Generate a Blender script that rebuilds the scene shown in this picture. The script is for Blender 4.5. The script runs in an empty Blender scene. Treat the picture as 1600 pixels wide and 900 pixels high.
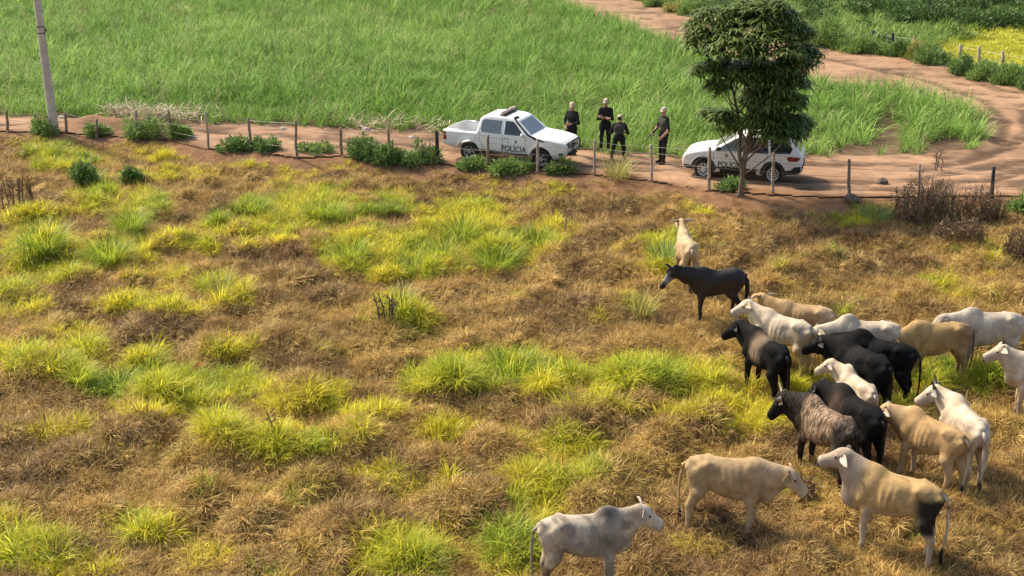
import bpy, bmesh, math, random
import numpy as np
from mathutils import Vector, Matrix, Euler

SC = bpy.context.scene
C = SC.collection
PI = math.pi
R = math.radians

# ------------------------------------------------------------------ camera, sky, sun, exposure
CAM_H, PITCH, FOC = 11.15, R(20.4), 1933.0          # metres, below the horizon, focal length in photo pixels
cam_d = bpy.data.cameras.new('camera')
cam_d.sensor_width = 36.0
cam_d.lens = FOC / 1600 * 36
cam_d.clip_start, cam_d.clip_end = 0.1, 5000
cam = bpy.data.objects.new('camera', cam_d)
cam.location = (0, 0, CAM_H)
cam.rotation_euler = (PI / 2 - PITCH, 0, 0)
C.objects.link(cam)
SC.camera = cam

SUN_EL, SUN_AZ = R(46), math.atan2(0.60, -0.80)     # azimuth as an ordinary angle from +X
w = bpy.data.worlds.new('World')
SC.world = w
w.use_nodes = True
nt = w.node_tree
nt.nodes.clear()
sky = nt.nodes.new('ShaderNodeTexSky')
sky.sky_type = 'NISHITA'
sky.sun_disc = False
sky.sun_elevation = SUN_EL
sky.sun_rotation = PI / 2 - SUN_AZ
sky.dust_density = 3.0
sky.air_density = 1.0
sky.ozone_density = 0.3
bgn = nt.nodes.new('ShaderNodeBackground')
bgn.inputs['Strength'].default_value = 0.145
won = nt.nodes.new('ShaderNodeOutputWorld')
nt.links.new(sky.outputs[0], bgn.inputs[0])
nt.links.new(bgn.outputs[0], won.inputs[0])
sun_d = bpy.data.lights.new('sun', 'SUN')
sun_d.energy = 3.6
sun_d.angle = R(6.0)
sun_d.color = (1.0, 0.90, 0.72)
sun = bpy.data.objects.new('sun', sun_d)
sv = Vector((math.cos(SUN_AZ) * math.cos(SUN_EL), math.sin(SUN_AZ) * math.cos(SUN_EL), math.sin(SUN_EL)))
sun.rotation_euler = (-sv).to_track_quat('-Z', 'Y').to_euler()
sun.location = sv * 200
C.objects.link(sun)
SC.view_settings.view_transform = 'Standard'
SC.view_settings.look = 'None'
SC.view_settings.exposure = 0.75
SC.view_settings.gamma = 1.0
SC.cycles.max_bounces = 6
SC.cycles.transparent_max_bounces = 6

# ------------------------------------------------------------------ small tools
def S(r, g, b, k=1.0):
    """sRGB 0-255 to linear, times k"""
    f = lambda c: (c / 255 / 12.92) if c <= 10 else ((c / 255 + 0.055) / 1.055) ** 2.4
    return np.array([f(r) * k, f(g) * k, f(b) * k])

def smooth(a, b, x):
    t = np.clip((x - a) / (b - a), 0, 1)
    return t * t * (3 - 2 * t)

_tab = np.random.RandomState(5).rand(256, 256).astype(np.float32)
def vnoise(x, y, seed=0):
    """value noise 0..1 on a unit lattice"""
    x = np.asarray(x, float) + seed * 17.31
    y = np.asarray(y, float) + seed * 9.77
    xi, yi = np.floor(x).astype(int), np.floor(y).astype(int)
    fx, fy = x - xi, y - yi
    fx, fy = fx * fx * (3 - 2 * fx), fy * fy * (3 - 2 * fy)
    g = lambda i, j: _tab[(xi + i) & 255, (yi + j) & 255]
    return (g(0, 0) * (1 - fx) + g(1, 0) * fx) * (1 - fy) + (g(0, 1) * (1 - fx) + g(1, 1) * fx) * fy

def fbm(x, y, seed=0, octv=3):
    s, a, t = 0, 0.5, 0
    for i in range(octv):
        s = s + a * vnoise(x * 2 ** i, y * 2 ** i, seed + i * 3)
        t += a
        a *= 0.5
    return s / t

def tagged(o, label, cat=None, group=None, kind=None):
    o['label'] = label
    if cat: o['category'] = cat
    if group: o['group'] = group
    if kind: o['kind'] = kind
    return o

def mesh_np(name, V, F, attrs=None, mats=(), smooth_sh=False, midx=None):
    """mesh from arrays; F: (n,4) or (n,3) array, or a list of tuples"""
    me = bpy.data.meshes.new(name)
    V = np.asarray(V, np.float32)
    if isinstance(F, np.ndarray):
        k = F.shape[1]
        me.vertices.add(len(V))
        me.vertices.foreach_set('co', V.ravel())
        me.loops.add(F.size)
        me.loops.foreach_set('vertex_index', F.ravel().astype(np.int32))
        me.polygons.add(len(F))
        me.polygons.foreach_set('loop_start', np.arange(0, F.size, k, dtype=np.int32))
        me.polygons.foreach_set('loop_total', np.full(len(F), k, np.int32))
    else:
        me.from_pydata([tuple(map(float, v)) for v in V], [], F)
    if midx is not None:
        me.polygons.foreach_set('material_index', np.asarray(midx, np.int32))
    me.update(calc_edges=True)
    if smooth_sh:
        me.polygons.foreach_set('use_smooth', np.ones(len(me.polygons), bool))
    for nm, (typ, arr) in (attrs or {}).items():
        a = me.attributes.new(nm, typ, 'POINT')
        arr = np.asarray(arr, np.float32)
        if typ == 'FLOAT_COLOR':
            if arr.shape[1] == 3:
                arr = np.hstack([arr, np.ones((len(arr), 1), np.float32)])
            a.data.foreach_set('color', np.ascontiguousarray(arr, np.float32).ravel())
        elif typ == 'FLOAT_VECTOR':
            a.data.foreach_set('vector', np.ascontiguousarray(arr, np.float32).ravel())
        else:
            a.data.foreach_set('value', np.ascontiguousarray(arr, np.int32 if typ == 'INT' else np.float32).ravel())
    for m in mats:
        me.materials.append(m)
    return me

def link(name, me, parent=None, loc=None):
    o = bpy.data.objects.new(name, me)
    C.objects.link(o)
    if parent is not None:
        o.parent = parent
    if loc is not None:
        o.location = loc
    return o

def empty(name, loc, rz=0.0, sc=1.0):
    o = bpy.data.objects.new(name, None)
    C.objects.link(o)
    o.empty_display_size = 0.2
    o.location = loc
    o.rotation_euler = (0, 0, rz)
    o.scale = (sc, sc, sc) if not hasattr(sc, '__len__') else sc
    return o

class MB:
    """collects simple closed shapes into one mesh"""
    def __init__(s):
        s.V, s.F, s.n = [], [], 0
    def add(s, V, F):
        V = np.asarray(V, float)
        s.V.append(V)
        s.F += [tuple(i + s.n for i in f) for f in F]
        s.n += len(V)
        return s
    def tube(s, pts, rad, n=8, cap=True, squash=None):
        pts = [np.asarray(p, float) for p in pts]
        rad = list(rad) if hasattr(rad, '__len__') else [rad] * len(pts)
        V, F = [], []
        up = np.array([0, 0, 1.0])
        for i, p in enumerate(pts):
            d = pts[min(i + 1, len(pts) - 1)] - pts[max(i - 1, 0)]
            d /= np.linalg.norm(d) + 1e-9
            a = np.cross(d, up if abs(d[2]) < 0.95 else np.array([1.0, 0, 0]))
            a /= np.linalg.norm(a)
            b = np.cross(a, d)
            for k in range(n):
                t = 2 * PI * k / n
                V.append(p + rad[i] * (a * math.cos(t) * (squash or 1) + b * math.sin(t)))
        for i in range(len(pts) - 1):
            for k in range(n):
                F.append((i * n + k, i * n + (k + 1) % n, (i + 1) * n + (k + 1) % n, (i + 1) * n + k))
        if cap:
            F.append(tuple(range(n - 1, -1, -1)))
            F.append(tuple(range((len(pts) - 1) * n, len(pts) * n)))
        return s.add(V, F)
    def box(s, c, d, rz=0.0, taper=1.0):
        V = []
        for z in (-1, 1):
            k = taper if z > 0 else 1
            for x, y in ((-1, -1), (1, -1), (1, 1), (-1, 1)):
                px, py = x * d[0] / 2 * k, y * d[1] / 2 * k
                V.append((c[0] + px * math.cos(rz) - py * math.sin(rz), c[1] + px * math.sin(rz) + py * math.cos(rz), c[2] + z * d[2] / 2))
        return s.add(V, [(3, 2, 1, 0), (4, 5, 6, 7), (0, 1, 5, 4), (1, 2, 6, 5), (2, 3, 7, 6), (3, 0, 4, 7)])
    def ball(s, c, r, nu=10, nv=6):
        r = np.array(r if hasattr(r, '__len__') else (r, r, r), float)
        V = [np.array(c) + r * (0, 0, 1)]
        for j in range(1, nv):
            for i in range(nu):
                a, b = 2 * PI * i / nu, PI * j / nv
                V.append(np.array(c) + r * (math.sin(b) * math.cos(a), math.sin(b) * math.sin(a), math.cos(b)))
        V.append(np.array(c) - r * (0, 0, 1))
        F = [(0, 1 + i, 1 + (i + 1) % nu) for i in range(nu)]
        for j in range(nv - 2):
            for i in range(nu):
                F.append((1 + j * nu + i, 1 + (j + 1) * nu + i, 1 + (j + 1) * nu + (i + 1) % nu, 1 + j * nu + (i + 1) % nu))
        L = len(V) - 1
        F += [(L, 1 + (nv - 2) * nu + (i + 1) % nu, 1 + (nv - 2) * nu + i) for i in range(nu)]
        return s.add(V, F)
    def lathe(s, prof, axis='y', c=(0, 0, 0), n=24):
        """closed profile of (radius, along) turned about an axis"""
        V, F, m = [], [], len(prof)
        for i in range(n):
            a = 2 * PI * i / n
            for r, h in prof:
                V.append((c[0] + r * math.cos(a), c[1] + h, c[2] + r * math.sin(a)) if axis == 'y' else (c[0] + r * math.cos(a), c[1] + r * math.sin(a), c[2] + h))
        for i in range(n):
            for k in range(m):
                F.append((i * m + k, i * m + (k + 1) % m, ((i + 1) % n) * m + (k + 1) % m, ((i + 1) % n) * m + k))
        return s.add(V, F)
    def mesh(s, name, mats, sm=False, attrs=None):
        V = np.vstack(s.V)
        return mesh_np(name, V, s.F, attrs, mats if isinstance(mats, (list, tuple)) else [mats], sm)
    def build(s, name, mat, parent=None, sm=False):
        return link(name, s.mesh(name, mat, sm), parent)

# ------------------------------------------------------------------ materials
def mat(name, col=(0.5, 0.5, 0.5), rough=0.7, spec=0.3, metal=0.0, noise=0.0, nscale=6.0, bump=0.0, attr=None, coat=0.0, col2=None, obj_space=True):
    m = bpy.data.materials.new(name)
    m.use_nodes = True
    t = m.node_tree
    b = t.nodes['Principled BSDF']
    b.inputs['Roughness'].default_value = rough
    b.inputs['Specular IOR Level'].default_value = spec
    b.inputs['Metallic'].default_value = metal
    b.inputs['Coat Weight'].default_value = coat
    c4 = (float(col[0]), float(col[1]), float(col[2]), 1)
    src = None
    if attr:
        a = t.nodes.new('ShaderNodeAttribute')
        a.attribute_name = attr
        src = a.outputs['Color']
    if noise or bump:
        tc = t.nodes.new('ShaderNodeTexCoord')
        n = t.nodes.new('ShaderNodeTexNoise')
        n.inputs['Scale'].default_value = nscale
        n.inputs['Detail'].default_value = 6
        n.inputs['Roughness'].default_value = 0.65
        t.links.new(tc.outputs['Object'], n.inputs['Vector'])
        if noise:
            mr = t.nodes.new('ShaderNodeMapRange')
            mr.inputs['From Min'].default_value = 0.3
            mr.inputs['From Max'].default_value = 0.7
            if col2 is None:
                mr.inputs['To Min'].default_value = 1 - noise
                mr.inputs['To Max'].default_value = 1 + noise
                t.links.new(n.outputs['Fac'], mr.inputs['Value'])
                mx = t.nodes.new('ShaderNodeVectorMath')
                mx.operation = 'SCALE'
                if src is not None: t.links.new(src, mx.inputs[0])
                else: mx.inputs[0].default_value = c4[:3]
                t.links.new(mr.outputs[0], mx.inputs['Scale'])
                src = mx.outputs[0]
            else:
                t.links.new(n.outputs['Fac'], mr.inputs['Value'])
                mx = t.nodes.new('ShaderNodeMix')
                mx.data_type = 'RGBA'
                if src is not None: t.links.new(src, mx.inputs['A'])
                else: mx.inputs['A'].default_value = c4
                mx.inputs['B'].default_value = (float(col2[0]), float(col2[1]), float(col2[2]), 1)
                ml = t.nodes.new('ShaderNodeMath')
                ml.operation = 'MULTIPLY'
                ml.inputs[1].default_value = noise
                t.links.new(mr.outputs[0], ml.inputs[0])
                t.links.new(ml.outputs[0], mx.inputs['Factor'])
                src = mx.outputs['Result']
        if bump:
            bp = t.nodes.new('ShaderNodeBump')
            bp.inputs['Strength'].default_value = bump
            bp.inputs['Distance'].default_value = 0.05
            t.links.new(n.outputs['Fac'], bp.inputs['Height'])
            t.links.new(bp.outputs[0], b.inputs['Normal'])
    if src is not None:
        t.links.new(src, b.inputs['Base Color'])
    else:
        b.inputs['Base Color'].default_value = c4
    return m

def leaf_mat(name, col=None, inst=None, transl=0.35, rough=0.5, var=0.35, tipcol=None, tipamt=0.0, spec=0.25):
    """thin leaf: diffuse and a little gloss mixed with light passing through. Colour from the instance (inst) or fixed; mesh attributes
    'rnd' (per blade) and 'tip' (0 root .. 1 tip) vary it."""
    m = bpy.data.materials.new(name)
    m.use_nodes = True
    t = m.node_tree
    b = t.nodes['Principled BSDF']
    out = t.nodes['Material Output']
    b.inputs['Roughness'].default_value = rough
    b.inputs['Specular IOR Level'].default_value = spec
    rn = t.nodes.new('ShaderNodeAttribute'); rn.attribute_name = 'rnd'
    tp = t.nodes.new('ShaderNodeAttribute'); tp.attribute_name = 'tip'
    if inst:
        a = t.nodes.new('ShaderNodeAttribute'); a.attribute_type = 'INSTANCER'; a.attribute_name = inst
        src = a.outputs['Color']
    else:
        rg = t.nodes.new('ShaderNodeRGB'); rg.outputs[0].default_value = (float(col[0]), float(col[1]), float(col[2]), 1)
        src = rg.outputs[0]
    mr = t.nodes.new('ShaderNodeMapRange')
    mr.inputs['To Min'].default_value = 1 - var
    mr.inputs['To Max'].default_value = 1 + var
    t.links.new(rn.outputs['Fac'], mr.inputs['Value'])
    sc = t.nodes.new('ShaderNodeVectorMath'); sc.operation = 'SCALE'
    t.links.new(src, sc.inputs[0]); t.links.new(mr.outputs[0], sc.inputs['Scale'])
    src = sc.outputs[0]
    if tipcol is not None:
        mp = t.nodes.new('ShaderNodeMath'); mp.operation = 'MULTIPLY'; 
        pw = t.nodes.new('ShaderNodeMath'); pw.operation = 'POWER'; pw.inputs[1].default_value = 1.5
        t.links.new(tp.outputs['Fac'], pw.inputs[0])
        # only some blades have bleached tips
        th = t.nodes.new('ShaderNodeMapRange')
        th.inputs['From Min'].default_value = 0.35; th.inputs['From Max'].default_value = 1.0; th.inputs['To Max'].default_value = tipamt
        t.links.new(rn.outputs['Fac'], th.inputs['Value'])
        t.links.new(pw.outputs[0], mp.inputs[0]); t.links.new(th.outputs[0], mp.inputs[1])
        mx = t.nodes.new('ShaderNodeMix'); mx.data_type = 'RGBA'
        t.links.new(mp.outputs[0], mx.inputs['Factor']); t.links.new(src, mx.inputs['A'])
        mx.inputs['B'].default_value = (float(tipcol[0]), float(tipcol[1]), float(tipcol[2]), 1)
        src = mx.outputs['Result']
    t.links.new(src, b.inputs['Base Color'])
    tr = t.nodes.new('ShaderNodeBsdfTranslucent')
    t.links.new(src, tr.inputs['Color'])
    ms = t.nodes.new('ShaderNodeMixShader')
    ms.inputs[0].default_value = transl
    t.links.new(b.outputs[0], ms.inputs[1]); t.links.new(tr.outputs[0], ms.inputs[2])
    t.links.new(ms.outputs[0], out.inputs['Surface'])
    return m

# ------------------------------------------------------------------ the lie of the land
def ray(px, py):
    dx, dy = (px - 800) / FOC, (py - 450) / FOC
    c, s = math.cos(PITCH), math.sin(PITCH)
    return np.array([dx, c - dy * s, -s - dy * c])

FENCE_PX = [(-230, 196), (-100, 200), (11, 205), (55, 206), (103, 207), (213, 215), (267, 218), (326, 232), (391, 234), (464, 246), (534, 243), (611, 250), (684, 254),
            (763, 262), (840, 268), (929, 271), (1019, 282), (1108, 296), (1208, 303), (1328, 308), (1436, 306), (1553, 306), (1680, 306), (1800, 306)]
def flat(px, py, z=0.0):
    d = ray(px, py)
    k = (z - CAM_H) / d[2]
    return np.array([d[0] * k, d[1] * k, z])
_fp = np.array([flat(*p)[:2] for p in FENCE_PX])
_fp = np.vstack([[-400, _fp[0, 1] + 60], _fp, [400, _fp[-1, 1] - 10]])
def fence_y(x):
    return np.interp(x, _fp[:, 0], _fp[:, 1])

def base_h(x, y):
    """ground without tussock bumps: road level at 0, pasture 0.35 m lower beyond a small bank"""
    d = fence_y(x) - y
    h = -0.38 * smooth(0.1, 1.9, d)
    h = h + .5 * np.exp(-((x + 15.3) / 2.6) ** 2) * np.exp(-((d + 1.0) / .6) ** 2) * (.6 + .8 * fbm(x * .8, y * .8, 5, 2))      # low bank of dug earth by the pole
    h = h + 0.10 * (fbm(x * 0.11, y * 0.16, 3, 2) - 0.5) * smooth(1, 4, d)
    return h

def on_ground(px, py, it=6):
    z = 0.0
    for _ in range(it):
        p = flat(px, py, z)
        z = float(base_h(p[0], p[1]))
    p[2] = z
    return p

def to_px(P):
    """world points to photo pixels"""
    P = np.asarray(P, float)
    c, s = math.cos(PITCH), math.sin(PITCH)
    y, z = P[..., 1], P[..., 2] - CAM_H
    dep = y * c - z * s
    return 800 + FOC * P[..., 0] / dep, 450 - FOC * (y * s + z * c) / dep

def in_poly(px, py, poly):
    poly = np.asarray(poly, float)
    ins = np.zeros(np.shape(px), bool)
    n = len(poly)
    for i in range(n):
        x1, y1 = poly[i]; x2, y2 = poly[(i + 1) % n]
        if y1 == y2: continue
        cond = ((y1 > py) != (y2 > py)) & (px < (x2 - x1) * (py - y1) / (y2 - y1) + x1)
        ins ^= cond
    return ins

# hummocks of dead grass (photo x, y of the foot, radius m, height m) and smaller random ones
HUM = [(65, 410, .8, .45), (250, 400, .7, .35), (190, 500, .9, .3), (120, 455, .7, .3), (200, 455, .6, .3), (465, 455, .7, .35), (490, 400, .6, .4),
       (250, 530, 1.1, .4), (400, 490, .9, .35), (440, 560, 1.0, .4), (620, 520, .8, .4), (600, 545, .8, .3), (900, 500, .9, .25), (850, 480, .6, .3),
       (330, 570, .8, .4), (50, 610, .9, .45), (230, 655, 1.0, .35), (470, 650, 1.1, .45), (700, 640, .9, .5), (850, 640, .7, .35), (1000, 630, .9, .4),
       (940, 680, 1.0, .4), (1010, 670, .7, .4), (200, 710, 1.0, .4), (330, 745, 1.1, .5), (100, 760, 1.0, .4), (420, 740, .9, .4), (560, 720, .9, .4),
       (480, 800, .9, .4), (310, 820, .8, .45), (390, 850, .7, .4), (730, 830, .8, .5), (600, 690, .8, .3), (770, 720, .7, .3), (660, 760, .9, .3),
       (540, 870, .9, .4), (900, 690, .7, .4), (1100, 690, .8, .4), (1040, 720, .7, .45), (960, 770, .6, .3), (1240, 450, .9, .4), (1210, 470, .7, .4),
       (1150, 420, .7, .35), (1300, 420, .8, .3), (1200, 400, .8, .3), (1400, 400, .9, .35), (1350, 390, .7, .3), (1500, 400, .9, .3), (960, 440, .8, .35),
       (880, 430, .8, .3), (1030, 440, .6, .3), (1000, 400, .7, .3), (940, 380, .8, .3), (350, 340, .6, .3), (260, 345, .5, .3), (120, 330, .6, .3),
       (430, 300, .5, .3), (560, 300, .6, .25), (700, 290, .6, .25), (660, 310, .7, .25), (1000, 330, .8, .25), (860, 310, .8, .25), (1560, 620, .6, .35),
       (1570, 690, .7, .25), (1540, 430, .8, .3), (1450, 350, .6, .3), (1580, 480, .7, .3), (700, 470, .8, .2), (780, 500, .7, .2), (820, 540, .8, .25)]
_hr = np.random.RandomState(11)
_hum = []
for px, py, r, h in HUM:
    p = on_ground(px, py)
    _hum.append((p[0], p[1] + r * .6, r, h * 1.15, _hr.uniform(.7, 1.4)))
_hx, _hy = np.meshgrid(np.arange(-32, 32, 1.1), np.arange(12, 52, 1.1))
_jx, _jy = _hx + _hr.uniform(-.6, .6, _hx.shape), _hy + _hr.uniform(-.6, .6, _hx.shape)
for x, y in zip(_jx.ravel(), _jy.ravel()):
    if fence_y(x) - y > 1.6 and _hr.rand() < .8:
        _hum.append((x, y, _hr.uniform(.28, .70), _hr.uniform(.10, .34), _hr.uniform(.7, 1.5)))
HUMA = np.array(_hum)
def bumps(x, y):
    x = np.asarray(x, float); y = np.asarray(y, float)
    sh = x.shape
    xf, yf = x.ravel(), y.ravel()
    out = np.zeros(len(xf))
    # bin points so each hummock only touches its neighbourhood
    order = np.argsort(yf, kind='stable')
    ys, xs = yf[order], xf[order]
    o = np.zeros(len(xf))
    for hx, hy, r, h, e in HUMA:
        a, b = np.searchsorted(ys, [hy - r * 1.5, hy + r * 1.5])
        if a == b: continue
        d2 = ((xs[a:b] - hx) / (r * e)) ** 2 + ((ys[a:b] - hy) / r) ** 2
        k = np.clip(1 - d2 / 1.8, 0, 1)
        o[a:b] = np.maximum(o[a:b], h * k * k)
    out[order] = o
    return out.reshape(sh)
def land(x, y):
    return base_h(x, y) + bumps(x, y)
# ------------------------------------------------------------------ zones of the land (outlines measured on the photograph, laid on the ground)
CANE_PX = [(-500, 172), (0, 182), (150, 187), (300, 191), (450, 197), (600, 205), (700, 214), (890, 236), (1050, 246), (1130, 247), (1290, 243), (1440, 243), (1528, 234),
           (1538, 200), (1528, 180), (1400, 150), (1310, 143), (1250, 126), (1060, 76), (950, 35), (860, 0), (760, -40), (560, -90), (200, -120), (-900, -130)]
FAR_PX = [(2300, 150), (1700, 141), (1600, 136), (1530, 121), (1480, 99), (1400, 90), (1310, 78), (1250, 62), (1075, 23), (990, 1), (930, -22), (780, -75), (560, -112), (330, -135),
          (330, -160), (2300, -160)]
CANE = np.array([flat(*p)[:2] for p in CANE_PX])
FARV = np.array([flat(*p)[:2] for p in FAR_PX])
M_GROUND = mat('earth', attr='soil', rough=0.95, spec=0.1, noise=0.35, nscale=3.5, bump=0.5)
M_ROAD = mat('packed_dirt', attr='soil', rough=0.9, spec=0.15, noise=0.22, nscale=2.2, bump=0.3)

RUTS = [[(1220, 283), (1300, 285), (1380, 287), (1470, 276), (1600, 252), (1760, 222)], [(1470, 292), (1540, 283), (1600, 270), (1720, 245)], [(1250, 296), (1340, 295), (1450, 300), (1560, 292), (1700, 270)],
        [(1440, 266), (1500, 255), (1570, 235), (1610, 205), (1600, 175)], [(1560, 225), (1570, 190), (1540, 160), (1450, 128), (1350, 105), (1270, 88)], [(1500, 118), (1560, 142), (1640, 150), (1760, 156)],
        [(-50, 196), (60, 197), (150, 200), (300, 206), (450, 214), (600, 224), (700, 236)], [(900, 258), (1000, 266), (1060, 268), (1130, 276)], [(930, 250), (1040, 256), (1120, 256), (1300, 258), (1420, 258)]]
RUTS = [np.array([flat(*p)[:2] for p in r]) for r in RUTS]
def rut_at(x, y):
    wob = (fbm(x * .7, y * .7, 23, 2) - .5) * .8
    out = np.zeros(np.shape(x))
    for r in RUTS:
        for a, b in zip(r[:-1], r[1:]):
            e = b - a
            t = np.clip(((x - a[0]) * e[0] + (y - a[1]) * e[1]) / (e @ e), 0, 1)
            dd = np.hypot(x - a[0] - t * e[0], y - a[1] - t * e[1])
            k = (np.abs(dd - .0 + wob) < .9)
            out = np.maximum(out, smooth(.42, .10, np.abs(dd + wob * .6)) * (.45 + .55 * (fbm(x * 1.3, y * 2.6, 29, 2) > .42)))
    return np.clip(out + .8 * smooth(.60, .74, fbm(x * .8, y * 1.3, 27, 3)), 0, 1)

def soil(x, y):
    d = fence_y(x) - y
    n = fbm(x * .7, y * .7, 1, 3)
    jx, jy = (fbm(x * .9, y * .9, 21, 2) - .5) * 1.2, (fbm(x * .9, y * .9, 31, 2) - .5) * 1.2
    past = np.stack([.135 + .08 * n, .085 + .05 * n, .042 + .022 * n], -1)
    road = np.stack([.33 + 0 * n, .198 + 0 * n, .115 + 0 * n], -1) * (0.72 + .5 * fbm(x * .35, y * .9, 7, 3))[..., None]
    # wheel ruts along the road, wetter and darker
    ty = y - fence_y(x)
    rut = rut_at(x, y)
    road = road * (1 - .62 * rut)[..., None]
    wet = smooth(.55, .75, fbm(x * .3 + 5, y * .55, 19, 3))
    road = road * (1 - .28 * wet)[..., None]
    bank = np.array([.20, .108, .055]) * (.7 + .6 * n)[..., None]
    cane = np.array([.13, .085, .05]) * (.7 + .6 * n)[..., None]
    farv = np.array([.09, .12, .035]) * (.7 + .6 * n)[..., None]
    out = past.copy()
    t = np.maximum(smooth(2.6, 1.5, d + jy), smooth(1.3, .7, ((x - 10.0) / 3.6) ** 2 + ((y - fence_y(x) + 1.5) / 1.9) ** 2 + jx * .4))[..., None]
    out = out * (1 - t) + bank * t
    t = smooth(.15, -.55, d + jy * .5)[..., None]
    out = out * (1 - t) + road * t
    t = smooth(.25, .6, np.exp(-((x + 15.3) / 2.8) ** 2) * np.exp(-((d + 1.0) / .8) ** 2) + jx * .2)[..., None]
    out = out * (1 - t) + bank * t
    ic = in_poly(x + jx * .6, y + jy * .6, CANE)[..., None]
    out = np.where(ic, cane, out)
    fv = (in_poly(x + jx * .5, y + jy * .5, FARV) | (y > 175))[..., None]
    return np.where(fv, farv, out)

def tensor_grid(xs, ys, z, name, mats, keep=None):
    X, Y = np.meshgrid(xs, ys)
    Z = z(X, Y)
    col = soil(X, Y).reshape(-1, 3)
    V = np.stack([X, Y, Z], -1).reshape(-1, 3)
    n, m = len(xs), len(ys)
    i, j = np.meshgrid(np.arange(n - 1), np.arange(m - 1))
    a = (j * n + i).ravel()
    F = np.stack([a, a + 1, a + n + 1, a + n], -1)
    if keep is not None:
        k = keep(X, Y).ravel()
        F = F[k[F].any(1)]
        used = np.zeros(len(V), bool); used[F.ravel()] = True
        re = np.cumsum(used) - 1
        V, col, F = V[used], col[used], re[F]
    return mesh_np(name, V, F, {'soil': ('FLOAT_COLOR', col)}, mats, True)

geo = lambda a, b, n: np.geomspace(a, b, n)
xs = np.concatenate([-geo(40, 2500, 24)[::-1], np.arange(-39, 39.01, .17), geo(40, 2500, 24)])
ys = np.concatenate([-geo(6, 600, 10)[::-1], [-2, 2, 6, 9, 12], np.arange(14, 52, .17), np.arange(52, 130, .8), geo(131, 4000, 24)])
ground = link('ground', tensor_grid(xs, ys, land, 'ground', [M_GROUND]))
tagged(ground, 'brown earth of the pasture and the fields', kind='structure')

def road_keep(X, Y):
    d = Y - fence_y(X)
    jx = (fbm(X * .9, Y * .9, 21, 2) - .5) * 1.2
    return (d > -.1) & ~in_poly(X, Y, CANE * 1) & ~in_poly(X, Y, FARV) & (np.abs(X) < 75) & (Y < 150)
def road_z(X, Y):
    ty = Y - fence_y(X)
    rut = rut_at(X, Y)
    return base_h(X, Y) + .045 + .04 * (fbm(X * 1.1, Y * 1.6, 13, 3) - .5) - .05 * rut + .03 * (fbm(X * 4, Y * 4, 14, 2) - .5)
rx = np.concatenate([np.arange(-75, -26, .5), np.arange(-26, 32, .16), np.arange(32, 76, .6)])
ry = np.concatenate([np.arange(34, 66, .13), np.arange(66, 150, .7)])
road = link('dirt_road', tensor_grid(rx, ry, road_z, 'dirt_road', [M_ROAD], road_keep))
tagged(road, 'rutted tan dirt road between the pasture fence and the cane', kind='structure')

# ------------------------------------------------------------------ blades, tufts and scattering
def blades(N, rng, rad=.12, ln=(.3, .6), wd=(.012, .018), lean=(.1, .8), droop=(.6, 1.4), seg=4, z0=0.0, ell=1.0, zr=0.0, floor=True):
    """N curved grass blades from a disc of radius rad: vertices, quads, rnd, tip"""
    th = rng.uniform(0, 2 * PI, N)
    rr = rad * np.sqrt(rng.rand(N))
    az = th + rng.normal(0, .6, N)
    L = rng.uniform(*ln, N); W = rng.uniform(*wd, N)
    a0 = rng.uniform(*lean, N); dr = rng.uniform(*droop, N)
    base = np.stack([rr * np.cos(th), rr * np.sin(th) * ell, np.full(N, z0) + rng.uniform(0, 1, N) * zr], -1)
    tw = rng.uniform(-.7, .7, N)
    side = np.stack([-np.sin(az + tw), np.cos(az + tw), np.zeros(N)], -1)
    P = base.copy(); pts = []; 
    for k in range(seg + 1):
        t = k / seg
        wk = W * (1.0 if k < seg * .5 else (1 - (t - .5) / .5 * .92)) * (.7 if k == 0 else 1)
        pts.append((P - side * (wk / 2)[:, None], P + side * (wk / 2)[:, None]))
        ang = a0 + dr * (t + .5 / seg) ** 1.3
        d = np.stack([np.sin(ang) * np.cos(az), np.sin(ang) * np.sin(az), np.cos(ang)], -1)
        P = P + d * (L / seg)[:, None]
    V = np.stack([q for pr in pts for q in pr], 1)            # N, 2(seg+1), 3
    if floor: V[..., 2] = np.maximum(V[..., 2], -.06)
    nv = 2 * (seg + 1)
    b = (np.arange(N) * nv)[:, None]
    F = np.concatenate([np.stack([b[:, 0] + 2 * k, b[:, 0] + 2 * k + 1, b[:, 0] + 2 * k + 3, b[:, 0] + 2 * k + 2], -1) for k in range(seg)])
    rnd = np.repeat(rng.rand(N), nv)
    tip = np.tile(np.repeat(np.arange(seg + 1) / seg, 2), N)
    return V.reshape(-1, 3), F, rnd, tip

def cat(parts):
    V, F, r, t, n = [], [], [], [], 0
    for v, f, a, b in parts:
        V.append(v); F.append(f + n); r.append(a); t.append(b); n += len(v)
    return np.vstack(V), np.vstack(F), np.concatenate(r), np.concatenate(t)

def leaf_mesh(name, parts, m):
    V, F, r, t = cat(parts)
    return mesh_np(name, V, F, {'rnd': ('FLOAT', r), 'tip': ('FLOAT', t)}, [m], False)

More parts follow.
